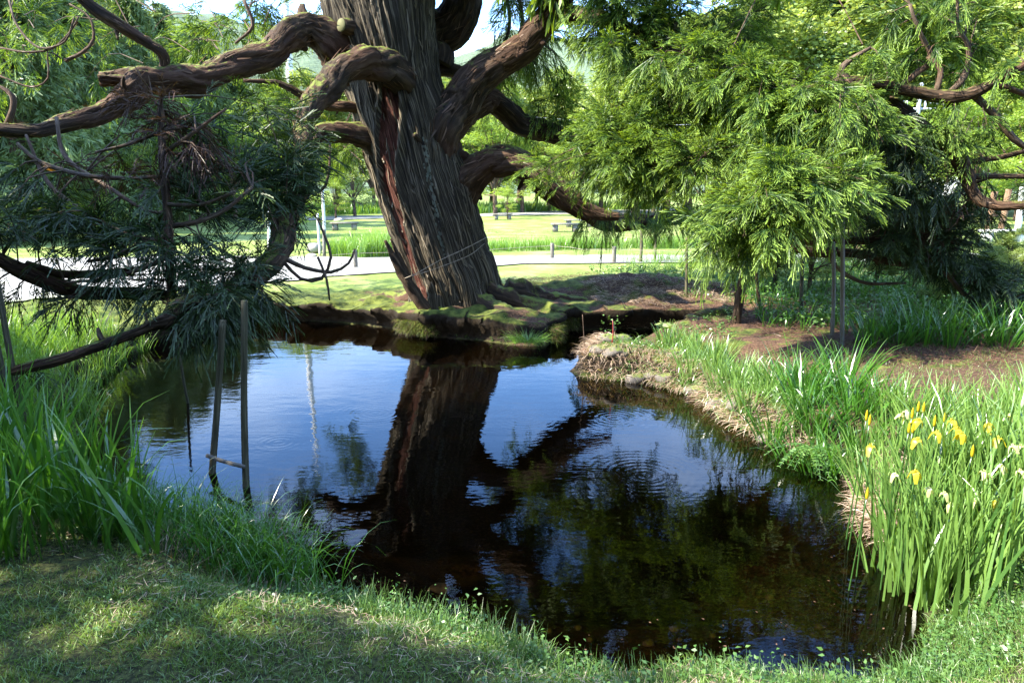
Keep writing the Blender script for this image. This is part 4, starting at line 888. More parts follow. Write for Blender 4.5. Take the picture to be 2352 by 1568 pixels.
# --- straw edge, litter and small plants on the banks
def strawbank(px, n, label, ln=(.08, .2), hang=True, mat_='straw', smax=.35, name='straw_fringe'):
    q = scatter(wp(px, .15), n, -.02, smax); k = len(q); s0 = sdl(q[:, 0], q[:, 1]); e = .03
    g = np.column_stack([(sdl(q[:, 0]+e, q[:, 1])-s0)/e, (sdl(q[:, 0], q[:, 1]+e)-s0)/e])
    d = np.column_stack([-g+rng.normal(0, .5, (k, 2)), rng.uniform(-.2, .5, k)]) if hang else np.column_stack([rng.normal(0, 1, (k, 2)), rng.uniform(-.1, .3, k)])
    mb = MB(); ribbons(mb, to3(q, .01+.06*(rng.uniform(0, 1, k))), d, rng.uniform(*ln, k), rng.uniform(.004, .011, k), rng.uniform(.5, 1.4, k) if hang else rng.uniform(0, .5, k), 4)
    tagp(mb.build(name, M[mat_]), label, 'straw', None, 'stuff')
strawbank([(1345, 800), (1500, 790), (1620, 850), (1720, 930), (1900, 1010), (1980, 1080), (1900, 1060), (1740, 1030), (1620, 950), (1540, 900), (1440, 880), (1330, 870)], 2600, 'pale dry straw hanging over the edge of the peninsula into the water', (.08, .24))
strawbank([(1900, 1010), (2060, 1060), (2150, 1150), (2060, 1220), (1980, 1160), (1930, 1080)], 1500, 'brown matted straw on the bank left of the yellow irises')
strawbank([(1330, 700), (1450, 660), (1600, 660), (1680, 690), (1690, 745), (1500, 755), (1400, 750)], 5200, 'brown dead fern straw heaped on the mound beyond the channel', (.06, .16), False, smax=1.5, name='straw_heap')
strawbank([(1700, 760), (1900, 730), (2352, 800), (2400, 900), (2000, 880), (1750, 800)], 7500, 'red brown cedar litter on the right bank', (.04, .12), False, 'litter', 4, 'cedar_litter')
strawbank([(1160, 660), (1350, 620), (1500, 640), (1330, 700), (1250, 740), (1160, 720)], 3500, 'cedar litter on the root mound right of the trunk', (.03, .1), False, 'litter', 4, 'cedar_litter')
def bankfringe(px, n, mat_, label):
    q = scatter(wp(px, .1), n, .0, .22); k = len(q); s0 = sdl(q[:, 0], q[:, 1]); e = .03
    g = np.column_stack([(sdl(q[:, 0]+e, q[:, 1])-s0)/e, (sdl(q[:, 0], q[:, 1]+e)-s0)/e]); p = to3(q, .0); p[:, :2] -= g*rng.uniform(.05, .2, (k, 1)); p[:, 2] = np.maximum(p[:, 2], .06+rng.uniform(0, .2, k))
    mb = MB(); ribbons(mb, p, np.column_stack([-g*.6+rng.normal(0, .5, (k, 2)), rng.uniform(-.3, .3, k)]), rng.uniform(.04, .16, k), rng.uniform(.004, .009, k), rng.uniform(.6, 1.6, k), 3)
    tagp(mb.build('bank_fringe', M[mat_]), label, 'moss fringe', None, 'stuff')
far_sh = [(540, 730), (780, 735), (900, 745), (1080, 770), (1250, 785), (1262, 745), (1500, 745), (1700, 740), (1700, 765), (1500, 770), (1280, 780), (1255, 805), (1080, 800), (900, 775), (540, 750)]
bankfringe(far_sh, 17000, 'moss', 'moss and fine rootlets hanging from the undercut far bank')
bankfringe(far_sh, 3500, 'litter', 'brown rootlets and needles hanging from the undercut far bank')
q = scatter(pond, 2200, -9, -.03); q = q[vnoise(q[:, 0]*.9, q[:, 1]*.9, 91)*.8+.5*sstep(-.7, -.05, sdl(q[:, 0], q[:, 1])) > .84]; mb = MB(); leaves(mb, np.column_stack([q, np.full(len(q), .003)]), rng.uniform(.006, .02, len(q)), 60, None, np.column_stack([rng.normal(0, 1, (len(q), 2)), np.zeros(len(q))]))
tagp(mb.build('floating_bits', M['flake']), 'needles and bits of leaf floating on the pond', 'debris', None, 'stuff')
def lowplants(px, n, label, zb, size, hh, mat_='weed', name='low_plants', m=(5, 12)):
    q = scatter(wp(px, zb), n, -.0); mb = MB()
    for x, y in q:
        z = float(gz(x, y)); k = rng.integers(*m); a = rng.uniform(0, 2*PI); H_ = rng.uniform(.5, 1)*hh; t = rng.uniform(.15, 1, k)
        p = np.column_stack([x+rng.normal(0, .3*H_, k)*t, y+rng.normal(0, .3*H_, k)*t, z+t*H_]); leaves(mb, p, rng.uniform(.6, 1.2, k)*size, .8, np.full(k, rng.uniform()))
    tagp(mb.build(name, M[mat_]), label, 'plants', None, 'stuff')
lowplants([(1000, 740), (1240, 760), (1250, 790), (1000, 775), (850, 745), (600, 720), (560, 735), (620, 735)], 60, 'little leafy plants clinging to the mossy bank below the trunk', .2, .035, .09)
lowplants([(1350, 590), (1600, 590), (1750, 640), (1700, 690), (1600, 650), (1400, 620)], 420, 'low bright green plants on top of the mound behind the marker', .7, .05, .22)
lowplants([(1680, 640), (1800, 600), (2400, 610), (2400, 760), (2000, 770), (1750, 735)], 1700, 'shaded undergrowth below the right hand foliage', .45, .06, .42)
lowplants([(1560, 700), (1680, 720), (1690, 760), (1500, 755)], 70, 'ferny plants on the dark bank of the channel', .4, .045, .14)
lowplants([(1350, 810), (1480, 795), (1560, 790), (1520, 830), (1400, 850)], 45, 'small weeds growing on the tip of the peninsula', .25, .03, .16)
bed('moss_grass', 'fine short grass on the mossy bank around the trunk', wp([(500, 650), (900, 620), (960, 740), (760, 730), (560, 725)], .4), 5000, (.015, .05), (.002, .005), (.1, .6), 'lawn', .5, 6, 3, cat='grass')
bed('bank_grass', 'short grass on the bank left of the irises', wp([(1700, 780), (2000, 780), (2100, 860), (1900, 880), (1720, 830)], .4), 3000, (.02, .07), (.002, .005), (.1, .6), 'lawn', .5, 8, 3, cat='grass')
bed('tall_grass', 'tufts of tall green grass behind the mound near the fence', wp([(1420, 585), (2400, 590), (2400, 650), (1700, 640), (1450, 610)], .5), 4200, (.2, .55), (.005, .012), (.1, .8), 'reed', .25, 10, 5, cat='grass')
bed('bank_grass', 'thin grass coming up through the litter on the right bank', wp([(2000, 790), (2400, 800), (2450, 900), (2100, 880)], .4), 3500, (.02, .09), (.003, .006), (.1, .8), 'lawn', .6, 9, 3, cat='grass')
bed('edge_grass', 'green grass drooping over the straw edge of the peninsula', wp([(1420, 800), (1560, 800), (1700, 880), (1860, 970), (1980, 1060), (1960, 1110), (1850, 1050), (1700, 965), (1560, 895), (1430, 860)], .2), 3200, (.1, .32), (.005, .012), (.6, 1.8), 'iris_r', .6, 9, 6, .0, .5, cat='grass')
bed('tall_grass', 'shaded grass and leaves standing behind the posts on the right', wp([(1700, 650), (2400, 640), (2400, 740), (1980, 755), (1750, 720)], .5), 3200, (.15, .5), (.008, .02), (.2, 1.1), 'iris', .35, 9, 5, cat='grass')
# tuft on the corner of the root bank
x, y = G(1212, 778, .15); mb = MB(); k = 520; a = rng.uniform(0, 2*PI, k); r = rng.uniform(0, .16, k)
bs = np.column_stack([x+np.cos(a)*r*1.5, y+np.sin(a)*r-.05, np.full(k, .12)])
ribbons(mb, bs, np.column_stack([np.cos(a), np.sin(a)-.3, rng.uniform(.2, 1.6, k)]), rng.uniform(.12, .28, k), .005, rng.uniform(.4, 1.2, k), 5)
tagp(mb.build('grass_tussock', M['reed']), 'round grass tussock overhanging the water at the corner below the trunk', 'grass tuft')
# fern-like plant at the water below the dark irises
x, y = G(1865, 1035, .1); ft = thing('fern', 'bright green fern drooping to the water below the dark irises', 'fern', (x, y, .12))
for i in range(30):
    mb = MB(); a = rng.uniform(PI*.9, PI*2.1); L_ = rng.uniform(.22, .42); t = np.linspace(0, 1, 13); d = np.array([math.cos(a), math.sin(a)])
    c = np.column_stack([d[0]*t*L_, d[1]*t*L_, .5*L_*t-.75*L_*t*t]); tube(mb, [(*p_, .003) for p_ in c[::2]], .05, 4, caps=False); mb.UV = []; mb.A['tip'] = [np.full(mb.n, .5)]
    for sg in (1, -1): leaves(mb, c[1:], .05*(1.1-t[1:]*.6), 1.5, np.full(12, rng.uniform()), np.column_stack([np.full(12, -d[1]*sg+d[0]*.5), np.full(12, d[0]*sg+d[1]*.5), np.full(12, -.2)]))
    obj('frond', mb.mesh('frond'), M['weed'], ft)

# ============================================================ POLES, LOG, MARKERS
def pole(name, a, b, r0, r1, label, cat, mat_='pole', group=None, sides=10):
    mb = MB(); a = np.array(a, float); b = np.array(b, float); m_ = (a+b)/2+rng.normal(0, .008, 3)
    tube(mb, [(0, 0, 0, r0), (*(m_-a), (r0+r1)/2), (*(b-a), r1)], .06, sides, .06)
    o = mb.build(name, M[mat_], smooth=True); o.location = a; return tagp(o, label, cat, group)
a = G(472, 1085, 0); pole('prop_pole', (a[0], a[1], -.3), P(512, 735, a[1]-.02), .028, .024, 'leaning bamboo prop standing in the pond, left of the upright one', 'prop pole')
a2 = G(560, 1115, 0); pole('prop_pole', (a2[0], a2[1], -.3), P(561, 690, a2[1]), .027, .024, 'upright bamboo prop standing in the pond in front of the left foliage', 'prop pole')
pole('cross_bar', P(476, 1046, a[1]-.04), P(560, 1071, a2[1]-.05), .016, .016, 'short pipe tied across between the two props in the pond', 'bar', 'greywood')
a = G(437, 925, 0); pole('prop_pole', (a[0], a[1], -.3), P(405, 765, a[1]), .014, .012, 'thin leaning pole in the water behind the two bamboo props', 'prop pole')
a = P(38, 835, 5.0); pole('prop_pole', (a[0]+.03, 5.0, -.0), P(-8, 640, 5.0), .024, .02, 'dark slanting prop at the far left edge of the pond', 'prop pole')
a = P(15, 860, 4.9); pole('prop_pole', (a[0], 4.9, 0.1), P(-12, 760, 4.9), .02, .018, 'short dark prop at the left edge below the slanting one', 'prop pole')
def gpole(u, v, ut, vt, r, label, zg=.4, mat_='pole', r1=None, dY=0, name='prop_pole', cat='prop pole', group=None):
    x, y = G(u, v, zg); g = float(gz(x, y)); return pole(name, (x, y, g-.1), P(ut, vt, y+dY), r, r1 or r*.85, label, cat, mat_, group)
gpole(1912, 772, 1914, 555, .025, 'left of two square posts standing on the right bank under the foliage', .42, 'greywood')
gpole(1937, 785, 1939, 200, .026, 'tall post right of its neighbour carrying the long right hand limb', .42, 'greywood')
mb = MB(); p = P(1940, 205, G(1935, 785, .42)[1]); 
gpole(1843, 705, 1846, 545, .032, 'mossy post under the short plank on the right bank', .45)
pc = P(1825, 549, G(1843, 705, .45)[1]); mb = MB(); box(mb, (0, 0, 0), (.5, .1, .04), .1); o = mb.build('plank', M['greywood']); o.location = pc; tagp(o, 'short plank lying on the mossy post under a right hand branch', 'plank')
gpole(1690, 738, 1712, 600, .075, 'thick leaning stump of a post at the end of the channel', .35, 'limb', .06)
gpole(1752, 690, 1735, 610, .03, 'thin dark sapling stem behind the thick leaning post', .45, 'limb')
gpole(1578, 645, 1577, 545, .026, 'pale green pole standing on the straw mound', .7)
gpole(1471, 601, 1473, 515, .045, 'left of the two thin props beneath the arching limb', .4)
gpole(1504, 598, 1505, 515, .04, 'right of the two thin props beneath the arching limb', .4)
# white leaf-shaped marker
x, y = G(1412, 671, .62); g = float(gz(x, y)); t = thing('plant_marker', 'white wooden marker stake with a pointed leaf shaped head on the mound', 'marker', (x, y, g))
mb = MB(); tube(mb, [(0, 0, -.05, .008), (0, 0, .22, .008)], .05, 8); obj('stake', mb.mesh('stake', True), M['white'], t)
mb = MB(); tube(mb, [(0, 0, .2, .006), (0, 0, .25, .022), (0, 0, .3, .017), (-.005, 0, .36, .002)], .012, 10); o = obj('head', mb.mesh('head', True), M['white'], t)
# driftwood at the tip of the peninsula and the hollow log
mb = MB(); a = G(1318, 852, 0); b2 = G(1400, 822, .1); c2 = G(1480, 826, .2)
tube(mb, [(a[0]-.02, a[1], -.03, .03), (*((a+b2)/2), .07, .05), (*b2, .17, .07), (*c2, .2, .05)], .03, 12, .3, 3); tube(mb, [(a[0]+.05, a[1]-.05, .0, .02), (*G(1400, 850, .05), .07, .03), (*G(1450, 838, .15), .14, .03)], .03, 10, .3, 4)
tagp(mb.build('driftwood', M['limb'], smooth=True), 'weathered driftwood snag at the tip of the peninsula', 'driftwood')
mb = MB(); tube(mb, [(*G(1470, 806, .25), .2, .07), (*G(1500, 812, .25), .26, .085), (*G(1545, 832, .25), .2, .08), (*G(1600, 838, .2), .16, .06)], .03, 16, .3, 8); tagp(mb.build('rotten_log', M['limb'], smooth=True), 'mossy rotten log lying on the peninsula beside the straw', 'log')
for i, (u, v, s_) in enumerate([(1375,858,.09),(1412,862,.12),(1440,852,.08),(1465,874,.11),(1500,878,.07),(1530,884,.1),(1395,838,.1),(1545,868,.12),(1600,905,.09),(1650,935,.08),(1430,832,.09),(1700,962,.1),(1770,1008,.09)]):
    x, y = G(u, v-8, .05); th = np.linspace(0, PI, 12); ph = np.linspace(0, 2*PI, 20, endpoint=False); T, Pp = np.meshgrid(th, ph, indexing='ij')
    r = s_*(1+.4*fbm(np.cos(Pp)*1.5+T*1.1+i, np.sin(Pp)*1.5+T, i, 3)); V = np.stack([r*np.sin(T)*np.cos(Pp)*1.4, r*np.sin(T)*np.sin(Pp), r*np.cos(T)*.65], -1); i1 = np.arange(11)[:, None]*20; j = np.arange(20)[None]; j2 = (j+1) % 20
    o = obj('rock', mkmesh('rock', V, np.stack([i1+j, i1+20+j, i1+20+j2, i1+j2], -1), smooth=True), M['darkstone']); o.location = (x, y, max(float(gz(x, y)), 0)+.02); tagp(o, 'dark mossy stone set in the straw edge of the peninsula', 'rock', 'stones along the peninsula edge')
x, y = G(1341, 850, 0); pole('dead_twig', (x, y, 0), P(1338, 722, y), .007, .004, 'thin bare twig standing upright in the water by the driftwood', 'twig', 'twig')
# red stalk plant
x, y = G(1405, 805, .25); t = thing('red_stemmed_plant', 'small plant with a red stem on the tip of the peninsula', 'plant', (x, y, float(gz(x, y))))
mb = MB(); tube(mb, [(0, 0, 0, .008), (.01, 0, .12, .008), (0, 0, .3, .004)], .05, 6); m_ = leafmat('red_stem', (.35, .05, .05), (.4, .06, .05)); obj('stem', mb.mesh('stem'), m_, t)
mb = MB(); pp = np.column_stack([rng.normal(0, .08, 40), rng.normal(0, .06, 40), rng.uniform(.08, .38, 40)]); leaves(mb, pp, .04, .8); obj('leaves', mb.mesh('leaves'), M['weed'], t)
x, y = G(1520, 800, .3); t = thing('seedling', 'pale seedling with drooping leaves at the left end of the iris row', 'plant', (x, y, float(gz(x, y))))
mb = MB(); tube(mb, [(0, 0, 0, .006), (0, 0, .28, .004)], .05, 6); obj('stem', mb.mesh('stem'), m_, t); mb = MB(); pp = np.column_stack([rng.normal(0, .02, 14), rng.normal(0, .02, 14), rng.uniform(.26, .32, 14)]); leaves(mb, pp, .1, .6); obj('leaves', mb.mesh('leaves'), M['pale'], t)
# wire round the trunk
def wire(pts, r, label):
    mb = MB(); tube(mb, [(*P(u, v, Y), r) for u, v, Y in pts], .05, 6); tagp(mb.build('wire', M['rope'], smooth=True), label, 'wire')
wire([(912, 634, 10.75), (925, 640, 10.42), (960, 626, 10.36), (1010, 598, 10.38), (1060, 575, 10.45), (1105, 552, 10.75), (1118, 545, 11.1)], .006, 'pale wire slung round the foot of the trunk, the upper and brighter one')
wire([(915, 640, 10.72), (960, 630, 10.38), (1030, 606, 10.38), (1080, 585, 10.55), (1112, 560, 10.9)], .005, 'thin dull wire round the foot of the trunk just below the pale one')
# orange leaf caught on a twig
mb = MB(); pv = np.array([(0, 0, 0), (.02, -.012, .004), (.045, -.012, .006), (.065, 0, 0), (.045, .012, .006), (.02, .012, .004)], float); mb.add(pv, [[0, 1, 4, 5], [1, 2, 3, 4]], rnd=.5, tip=.5); o = mb.build('fallen_leaf', M['orange']); o.location = P(98, 382, 6.45); o.rotation_euler = (1.2, .35, .1); o.scale = (1.9,)*3; tagp(o, 'single orange leaf caught on a twig at upper left', 'leaf')

# ============================================================ FENCE, BENCHES, POSTS BEYOND
fence = [(-150, 640, 668), (300, 615, 640), (560, 598, 628), (817, 573, 613), (1268, 573, 592), (1410, 573, 602), (1780, 570, 606), (2180, 575, 612)]
t = thing('rope_fence', 'low fence of short grey posts joined by two thin wires along the path', 'fence', (*G(1000, 610, .4), .4)); tl = np.array(t.location); tops = []
for u, vt, vb in fence:
    x, y = G(u, vb, .4); g = float(gz(x, y)); hh = .42; mb = MB(); tube(mb, [(0, 0, -.05, .055), (0, 0, hh-.02, .052), (0, 0, hh, .042)], .1, 12, .03)
    o = obj('post', mb.mesh('post', True), M['greywood'], t); o.location = np.array([x, y, g])-tl; tops.append((x, y, g))
for hh in (.36, .14):
    mb = MB(); ps = []
    for i in range(len(tops)-1):
        a = np.array(tops[i]); b = np.array(tops[i+1]); ps += [(*(a+[0, 0, hh]-tl), .006), (*((a+b)/2+[0, 0, hh-.05]-tl), .006)]
    ps.append((*(np.array(tops[-1])+[0, 0, hh]-tl), .006)); tube(mb, ps, .5, 5); obj('wire', mb.mesh('wire'), M['wire'], t)
def bench(u, v, ln, rz, label, zg=.42):
    x, y = G(u, v, zg); g = float(gz(x, y)); t = thing('bench', label, 'bench', (x, y, g), rz=rz)
    mb = MB(); box(mb, (0, -.14, .36), (ln, .26, .07)); box(mb, (0, .14, .358), (ln*.98, .26, .07)); obj('seat', mb.mesh('seat'), M['greywood'], t)
    for s_ in (-1, 1): mb = MB(); box(mb, (s_*ln*.34, 0, .16), (.22, .46, .325)); obj('leg', mb.mesh('leg'), M['greywood'], t)
bench(792, 527, 1.3, .1, 'long grey plank bench on the lawn left of the trunk')
bench(1155, 503, 1.25, .1, 'small plank bench on the lawn seen through the arching limb', .42)
bench(1298, 530, 1.35, .05, 'low dark plank bench on the lawn right of the trunk', .42)
bench(1330, 519, 1.6, .05, 'half hidden plank bench behind the low dark one', .42)
def rpole(name, u0, v0, u1, v1, w0, w1, label, cat, mat_='palewood', zg=.42, mid=None):
    x, y = G(u0, v0, zg); t_ = y/ray(u0, v0)[1]/F_; pts = [(*P(u0, v0+4, y), w0*t_)]
    if mid: pts.append((*P(mid[0], mid[1], y), mid[2]*t_))
    pts.append((*P(u1, v1, y), w1*t_)); mb = MB(); a = np.array(pts[0][:3]); tube(mb, [(*(np.array(p[:3])-a), p[3]) for p in pts], .12, 10, .12)
    o = mb.build(name, M[mat_], smooth=True); o.location = a; tagp(o, label, cat)
rpole('weathered_post', 735, 583, 729, 490, 2.6, 3., 'shorter white weathered post beside the basket', 'post')
rpole('snag', 746, 560, 740, 436, 3.2, 3.6, 'taller white dead trunk with a flared middle behind the posts', 'dead tree', mid=(744, 500, 3.6))
rpole('weathered_post', 745, 586, 744, 527, 4., 3.6, 'short brown grey post right of the white one', 'post', 'greywood')
rpole('snag', 620, 572, 617, 455, 6, 3, 'white dead trunk flared at the base left of the hanging limb', 'dead tree', mid=(618, 510, 3.8))
x, y = G(723, 577, .42); g = float(gz(x, y)); mb = MB(); tube(mb, [(0, 0, 0, .1), (0, 0, .04, .19), (0, 0, .16, .23), (0, 0, .26, .19), (0, 0, .29, .15), (0, 0, .28, .1)], .015, 24, .06); o = mb.build('basket', M['stone'], smooth=True); o.location = (x, y, g); tagp(o, 'round woven basket like stone pot at the foot of the white post', 'pot')
def rock(u, v, s, label, zg=.4, flat=.6):
    x, y = G(u, v, zg); th = np.linspace(0, PI, 14); ph = np.linspace(0, 2*PI, 24, endpoint=False); T, Pp = np.meshgrid(th, ph, indexing='ij')
    r = s*(1+.25*fbm(np.cos(Pp)*1.5+T*1.1, np.sin(Pp)*1.5+T, int(u), 3)); V = np.stack([r*np.sin(T)*np.cos(Pp)*1.3, r*np.sin(T)*np.sin(Pp), r*np.cos(T)*flat], -1)
    i = np.arange(13)[:, None]*24; j = np.arange(24)[None]; j2 = (j+1) % 24
    o = obj('rock', mkmesh('rock', V, np.stack([i+j, i+24+j, i+24+j2, i+j2], -1), smooth=True), M['stone']); o.location = (x, y, float(gz(x, y))+s*.1); tagp(o, label, 'rock')
rock(716, 586, .12, 'flat pale stone on the grass below the stone pot'); rock(779, 506, .24, 'pale boulder at the far edge of the back path', .42); rock(1098, 502, .2, 'pale stone at the foot of the thin tree', .42); rock(1785, 470, .6, 'low stone on the far lawn', .42)
rock(1010, 1322, .06, 'small stone under water near the front bank', -.2)
# stones on the pond bed, seen through the water
for i in range(16):
    u = rng.uniform(1000, 2000); v = rng.uniform(1250, 1500); x, y = G(u, v, -.2)
    if sdl(np.array([x]), np.array([y]))[0] > -.1: continue
    s_ = rng.uniform(.015, .04); mb = MB(); tube(mb, [(0, 0, -s_*.5, s_*.6), (0, 0, 0, s_), (0, 0, s_*.45, s_*.5)], .02, 9, .2, i); o = mb.build('pebble', M['darkstone'], smooth=True); o.location = (x, y, float(gz(x, y))+.01); tagp(o, 'rounded stone lying under water on the pond bed', 'stone', 'stones on the pond bed')
# shelter posts and white bench at far right
for (u0, v0, u1, v1, l, mt) in ((2268, 530, 2285, 440, 'leftmost brown wooden post of the shelter at far right', 'brownwood'), (2297, 534, 2318, 435, 'middle brown wooden post of the shelter at far right', 'brownwood'), (2335, 546, 2350, 430, 'pale front post of the shelter at the right edge', 'palewood')):
    rpole('shelter_post', u0, v0, u1, v1, 6.5, 6.5, l, 'post', mt)
x, y = G(2300, 552, .42); t = thing('table', 'white wooden bench table among the shelter posts at far right', 'table', (x, y, float(gz(x, y))), rz=.1)
mb = MB(); box(mb, (0, 0, .4), (1.5, .6, .08)); obj('tabletop', mb.mesh('tabletop'), M['palewood'], t)
for s_ in (-1, 1): mb = MB(); box(mb, (s_*.6, 0, .18), (.12, .5, .355)); obj('leg', mb.mesh('leg'), M['palewood'], t)
# utility pole with cross arm among the trees
Yp = 46; base = P(2100, 330, Yp); t = thing('utility_pole', 'grey utility pole with a cross arm and insulators among the far trees', 'utility pole', (base[0], Yp, .4)); hb = P(2112, 190, Yp)[2]-.4
mb = MB(); tube(mb, [(0, 0, -.3, .2), (0, 0, hb, .13)], 1, 12); obj('pole', mb.mesh('pole', True), M['metal'], t)
mb = MB(); box(mb, (1.2, 0, hb-1.6), (4.6, .14, .14)); obj('cross_arm', mb.mesh('cross_arm'), M['metal'], t)
for k in range(4): mb = MB(); tube(mb, [(-.8+k*1.2, 0, hb-1.55, .07), (-.8+k*1.2, 0, hb-1.2, .09), (-.8+k*1.2, 0, hb-1.1, .03)], .1, 8); obj('insulator', mb.mesh('insulator', True), M['white'], t)
for k, dz in enumerate((-1.1, -1.2)):
    mb = MB(); z0 = .4+hb+dz; tube(mb, [(base[0]-.8, Yp, z0, .02), (base[0]-14, Yp+3, z0-1.2, .02), (base[0]-30, Yp+6, z0, .02)] if k == 0 else [(base[0]+.4, Yp, z0, .02), (base[0]+14, Yp+2, z0-1.2, .02), (base[0]+30, Yp+4, z0, .02)], 1, 5); tagp(mb.build('power_line', M['metal']), 'thin power line leaving the utility pole to the '+('left', 'right')[k], 'power line')
# tall white mast that is mirrored left of the trunk
mb = MB(); Ym = 60; d1 = P(655, 20, Ym); tube(mb, [(0, 0, 0, .5), (0, 0, 9, .35), (.2, 0, 22.5, .12)], 1, 10); o = mb.build('mast', M['white']); o.location = (d1[0], Ym, .3); tagp(o, 'tall pale mast far behind the left foliage, mirrored in the water', 'mast')

# reeds and lawn beyond
bed('reed_row', 'clump of tall bright reeds beyond the path left of the trunk', wp([(757, 588), (830, 592), (930, 588), (930, 576), (760, 578)], .4), 2600, (.45, .75), (.012, .022), (.05, .6), 'reed', .18, 0, 4, cat='reeds')
bed('reed_row', 'row of short bright reeds between path and lawn right of the trunk', wp([(1105, 578), (1300, 572), (1700, 568), (2300, 570), (2300, 566), (1700, 563), (1300, 567), (1105, 569)], .4), 5000, (.3, .5), (.012, .022), (.05, .6), 'reed', .2, 8, 4, cat='reeds')
bed('far_reeds', 'band of deep green reeds at the back of the lawn', wp([(500, 500), (880, 490), (880, 482), (500, 490)], .42), 5000, (.6, 1.1), (.05, .09), (.05, .6), 'reed', .2, 0, 3, cat='reeds')
bed('far_reeds', 'band of reeds seen through the arch of the low limb', wp([(1090, 491), (1300, 484), (1500, 480), (1500, 476), (1090, 482)], .42), 4500, (.6, 1.1), (.06, .1), (.05, .6), 'reed', .2, 0, 3, cat='reeds')
bed('lawn_grass', 'tussocky grass of the sunny lawn beyond the path', wp([(600, 580), (2352, 566), (2352, 520), (600, 525)], .42), 22000, (.03, .09), (.008, .016), (.1, .8), 'lawn', .4, 8, 2, cat='grass')

# ============================================================ TREES BEYOND
def crown_leaves(mb, lobes, n, size, flat=.55, up=.7, shell=.5):
    pts = []; rn = []
    for c, r in lobes:
        k = int(n*r*r); d = unit(rng.normal(0, 1, (k, 3))); d[:, 2] *= flat
        pts.append(np.asarray(c)+d*r*(shell+(1-shell)*rng.uniform(0, 1, (k, 1)))*rng.uniform(.7, 1.1, (k, 1))); rn.append(np.clip(rng.uniform(0, .6)+rng.uniform(0, .4, k), 0, 1))
    p = np.vstack(pts); leaves(mb, p, rng.uniform(.6, 1.2, len(p))*size, up, np.concatenate(rn))
def tree_proto(kind, h, seed):
    """trunk and crown meshes of a tree of unit placement"""
    global rng; keep = rng; rng = np.random.default_rng(seed)
    tm = MB(); cm = MB(); bx = rng.normal(0, .25, 2)
    if kind in ('maple', 'broad', 'pale'):
        th = h*(.22 if kind != 'broad' else .2); R = h*.42 if kind != 'broad' else h*.34
        tube(tm, [(0, 0, -.3, h*.024), (bx[0]*.3, bx[1]*.3, th, h*.018), (bx[0], bx[1], h*.75, h*.006)], .5, 8, .1)
        lobes = []; nl = 34 if kind != 'broad' else 44
        for i in range(nl):
            a = rng.uniform(0, 2*PI); f = rng.uniform(0, 1)**.6; zz = th*.8+(h-th*.8)*rng.uniform(.02, .95); prof = math.sin(min(1, (zz-th*.6)/(h-th*.6))*PI*.8+.45)
            c = np.array([math.cos(a)*R*f*prof, math.sin(a)*R*f*prof, zz]); lobes.append((c, h*rng.uniform(.07, .14)))
            if i % 2 == 0: tube(tm, [(bx[0]*.3, bx[1]*.3, th*rng.uniform(.8, 1.2), h*.01), (*(c*[.5, .5, 1]*[1, 1, .8]), h*.006), (*c, h*.002)], .6, 5)
        crown_leaves(cm, lobes, 330 if kind != 'broad' else 300, h*.022, .45 if kind == 'maple' else .7, .9 if kind == 'maple' else .5)
    elif kind in ('cedar', 'sparse'):
        tube(tm, [(0, 0, -.3, h*.028), (0, 0, h*.5, h*.016), (0, 0, h, h*.002)], .6, 10, .08)
        X = []; Z = []; Pp = []
        nb = 120 if kind == 'cedar' else 40
        for i in range(nb):
            zz = h*(.1+.88*(i/nb)); a = rng.uniform(0, 2*PI); rl = h*.27*(1-(zz/h))**.7*rng.uniform(.6, 1.15)+.3
            d = np.array([math.cos(a), math.sin(a), -.12]); c0 = np.array([0, 0, zz]); 
            if i % 2: tube(tm, [(*c0, .05), (*(c0+d*rl*.5+[0, 0, .15]), .035), (*(c0+d*rl), .01)], .6, 5)
            k = int(14+rl*16) if kind == 'cedar' else int(8+rl*10); t = rng.uniform(.25, 1, k)[:, None]
            Pp.append(c0+d*rl*t+rng.normal(0, .14*rl, (k, 3))*[1, 1, .5]); X.append(unit(d*.8+rng.normal(0, .7, (k, 3))+[0, 0, -.1])); Z.append(unit(np.array([0, 0, 1.])+rng.normal(0, .4, (k, 3))))
        X = np.vstack(X); Z = np.vstack(Z); Pp = np.vstack(Pp); pv, pq, pt = frond_proto(seed, 9, 2, False, .09, False); inst(cm, pv, pq, X, Z, Pp, rng.uniform(.7, 1.2, len(X))*h*(.045 if kind == 'cedar' else .075), .18, pt)
    r = (tm.mesh('trunk', True), cm.mesh('crown')); rng = keep; return r
TP = {'maple': [tree_proto('maple', 8, 1), tree_proto('maple', 8, 2)], 'broad': [tree_proto('broad', 14, 3), tree_proto('broad', 14, 4)], 'pale': [tree_proto('pale', 8, 5)], 'cedar': [tree_proto('cedar', 13, 6), tree_proto('cedar', 13, 7)], 'sparse': [tree_proto('sparse', 13, 8), tree_proto('sparse', 13, 9)]}
TH = {'maple': 8, 'broad': 14, 'pale': 8, 'cedar': 13, 'sparse': 13}
TM = {'maple': 'maple', 'broad': 'broad', 'pale': 'pale', 'cedar': 'cedar_far', 'sparse': 'cedar_shaded'}
def tree(kind, u, Y, h, label, group=None, x=None, name=None, i=0):
    if x is None: x = P(u, 480, Y)[0]
    tm, cm = TP[kind][i % len(TP[kind])]; t = thing(name or {'maple': 'maple_tree', 'broad': 'broadleaf_tree', 'pale': 'blossom_tree', 'cedar': 'cedar_tree', 'sparse': 'cedar_tree'}[kind], label, 'tree', (x, Y, float(gz(x, Y))), group, rng.uniform(0, 6.28))
    t.scale = (h/TH[kind],)*3; obj('trunk', tm, M['twig'], t); obj('crown', cm, M[TM[kind]], t); return t
G1 = 'green cedars and trees rising behind the left foliage'
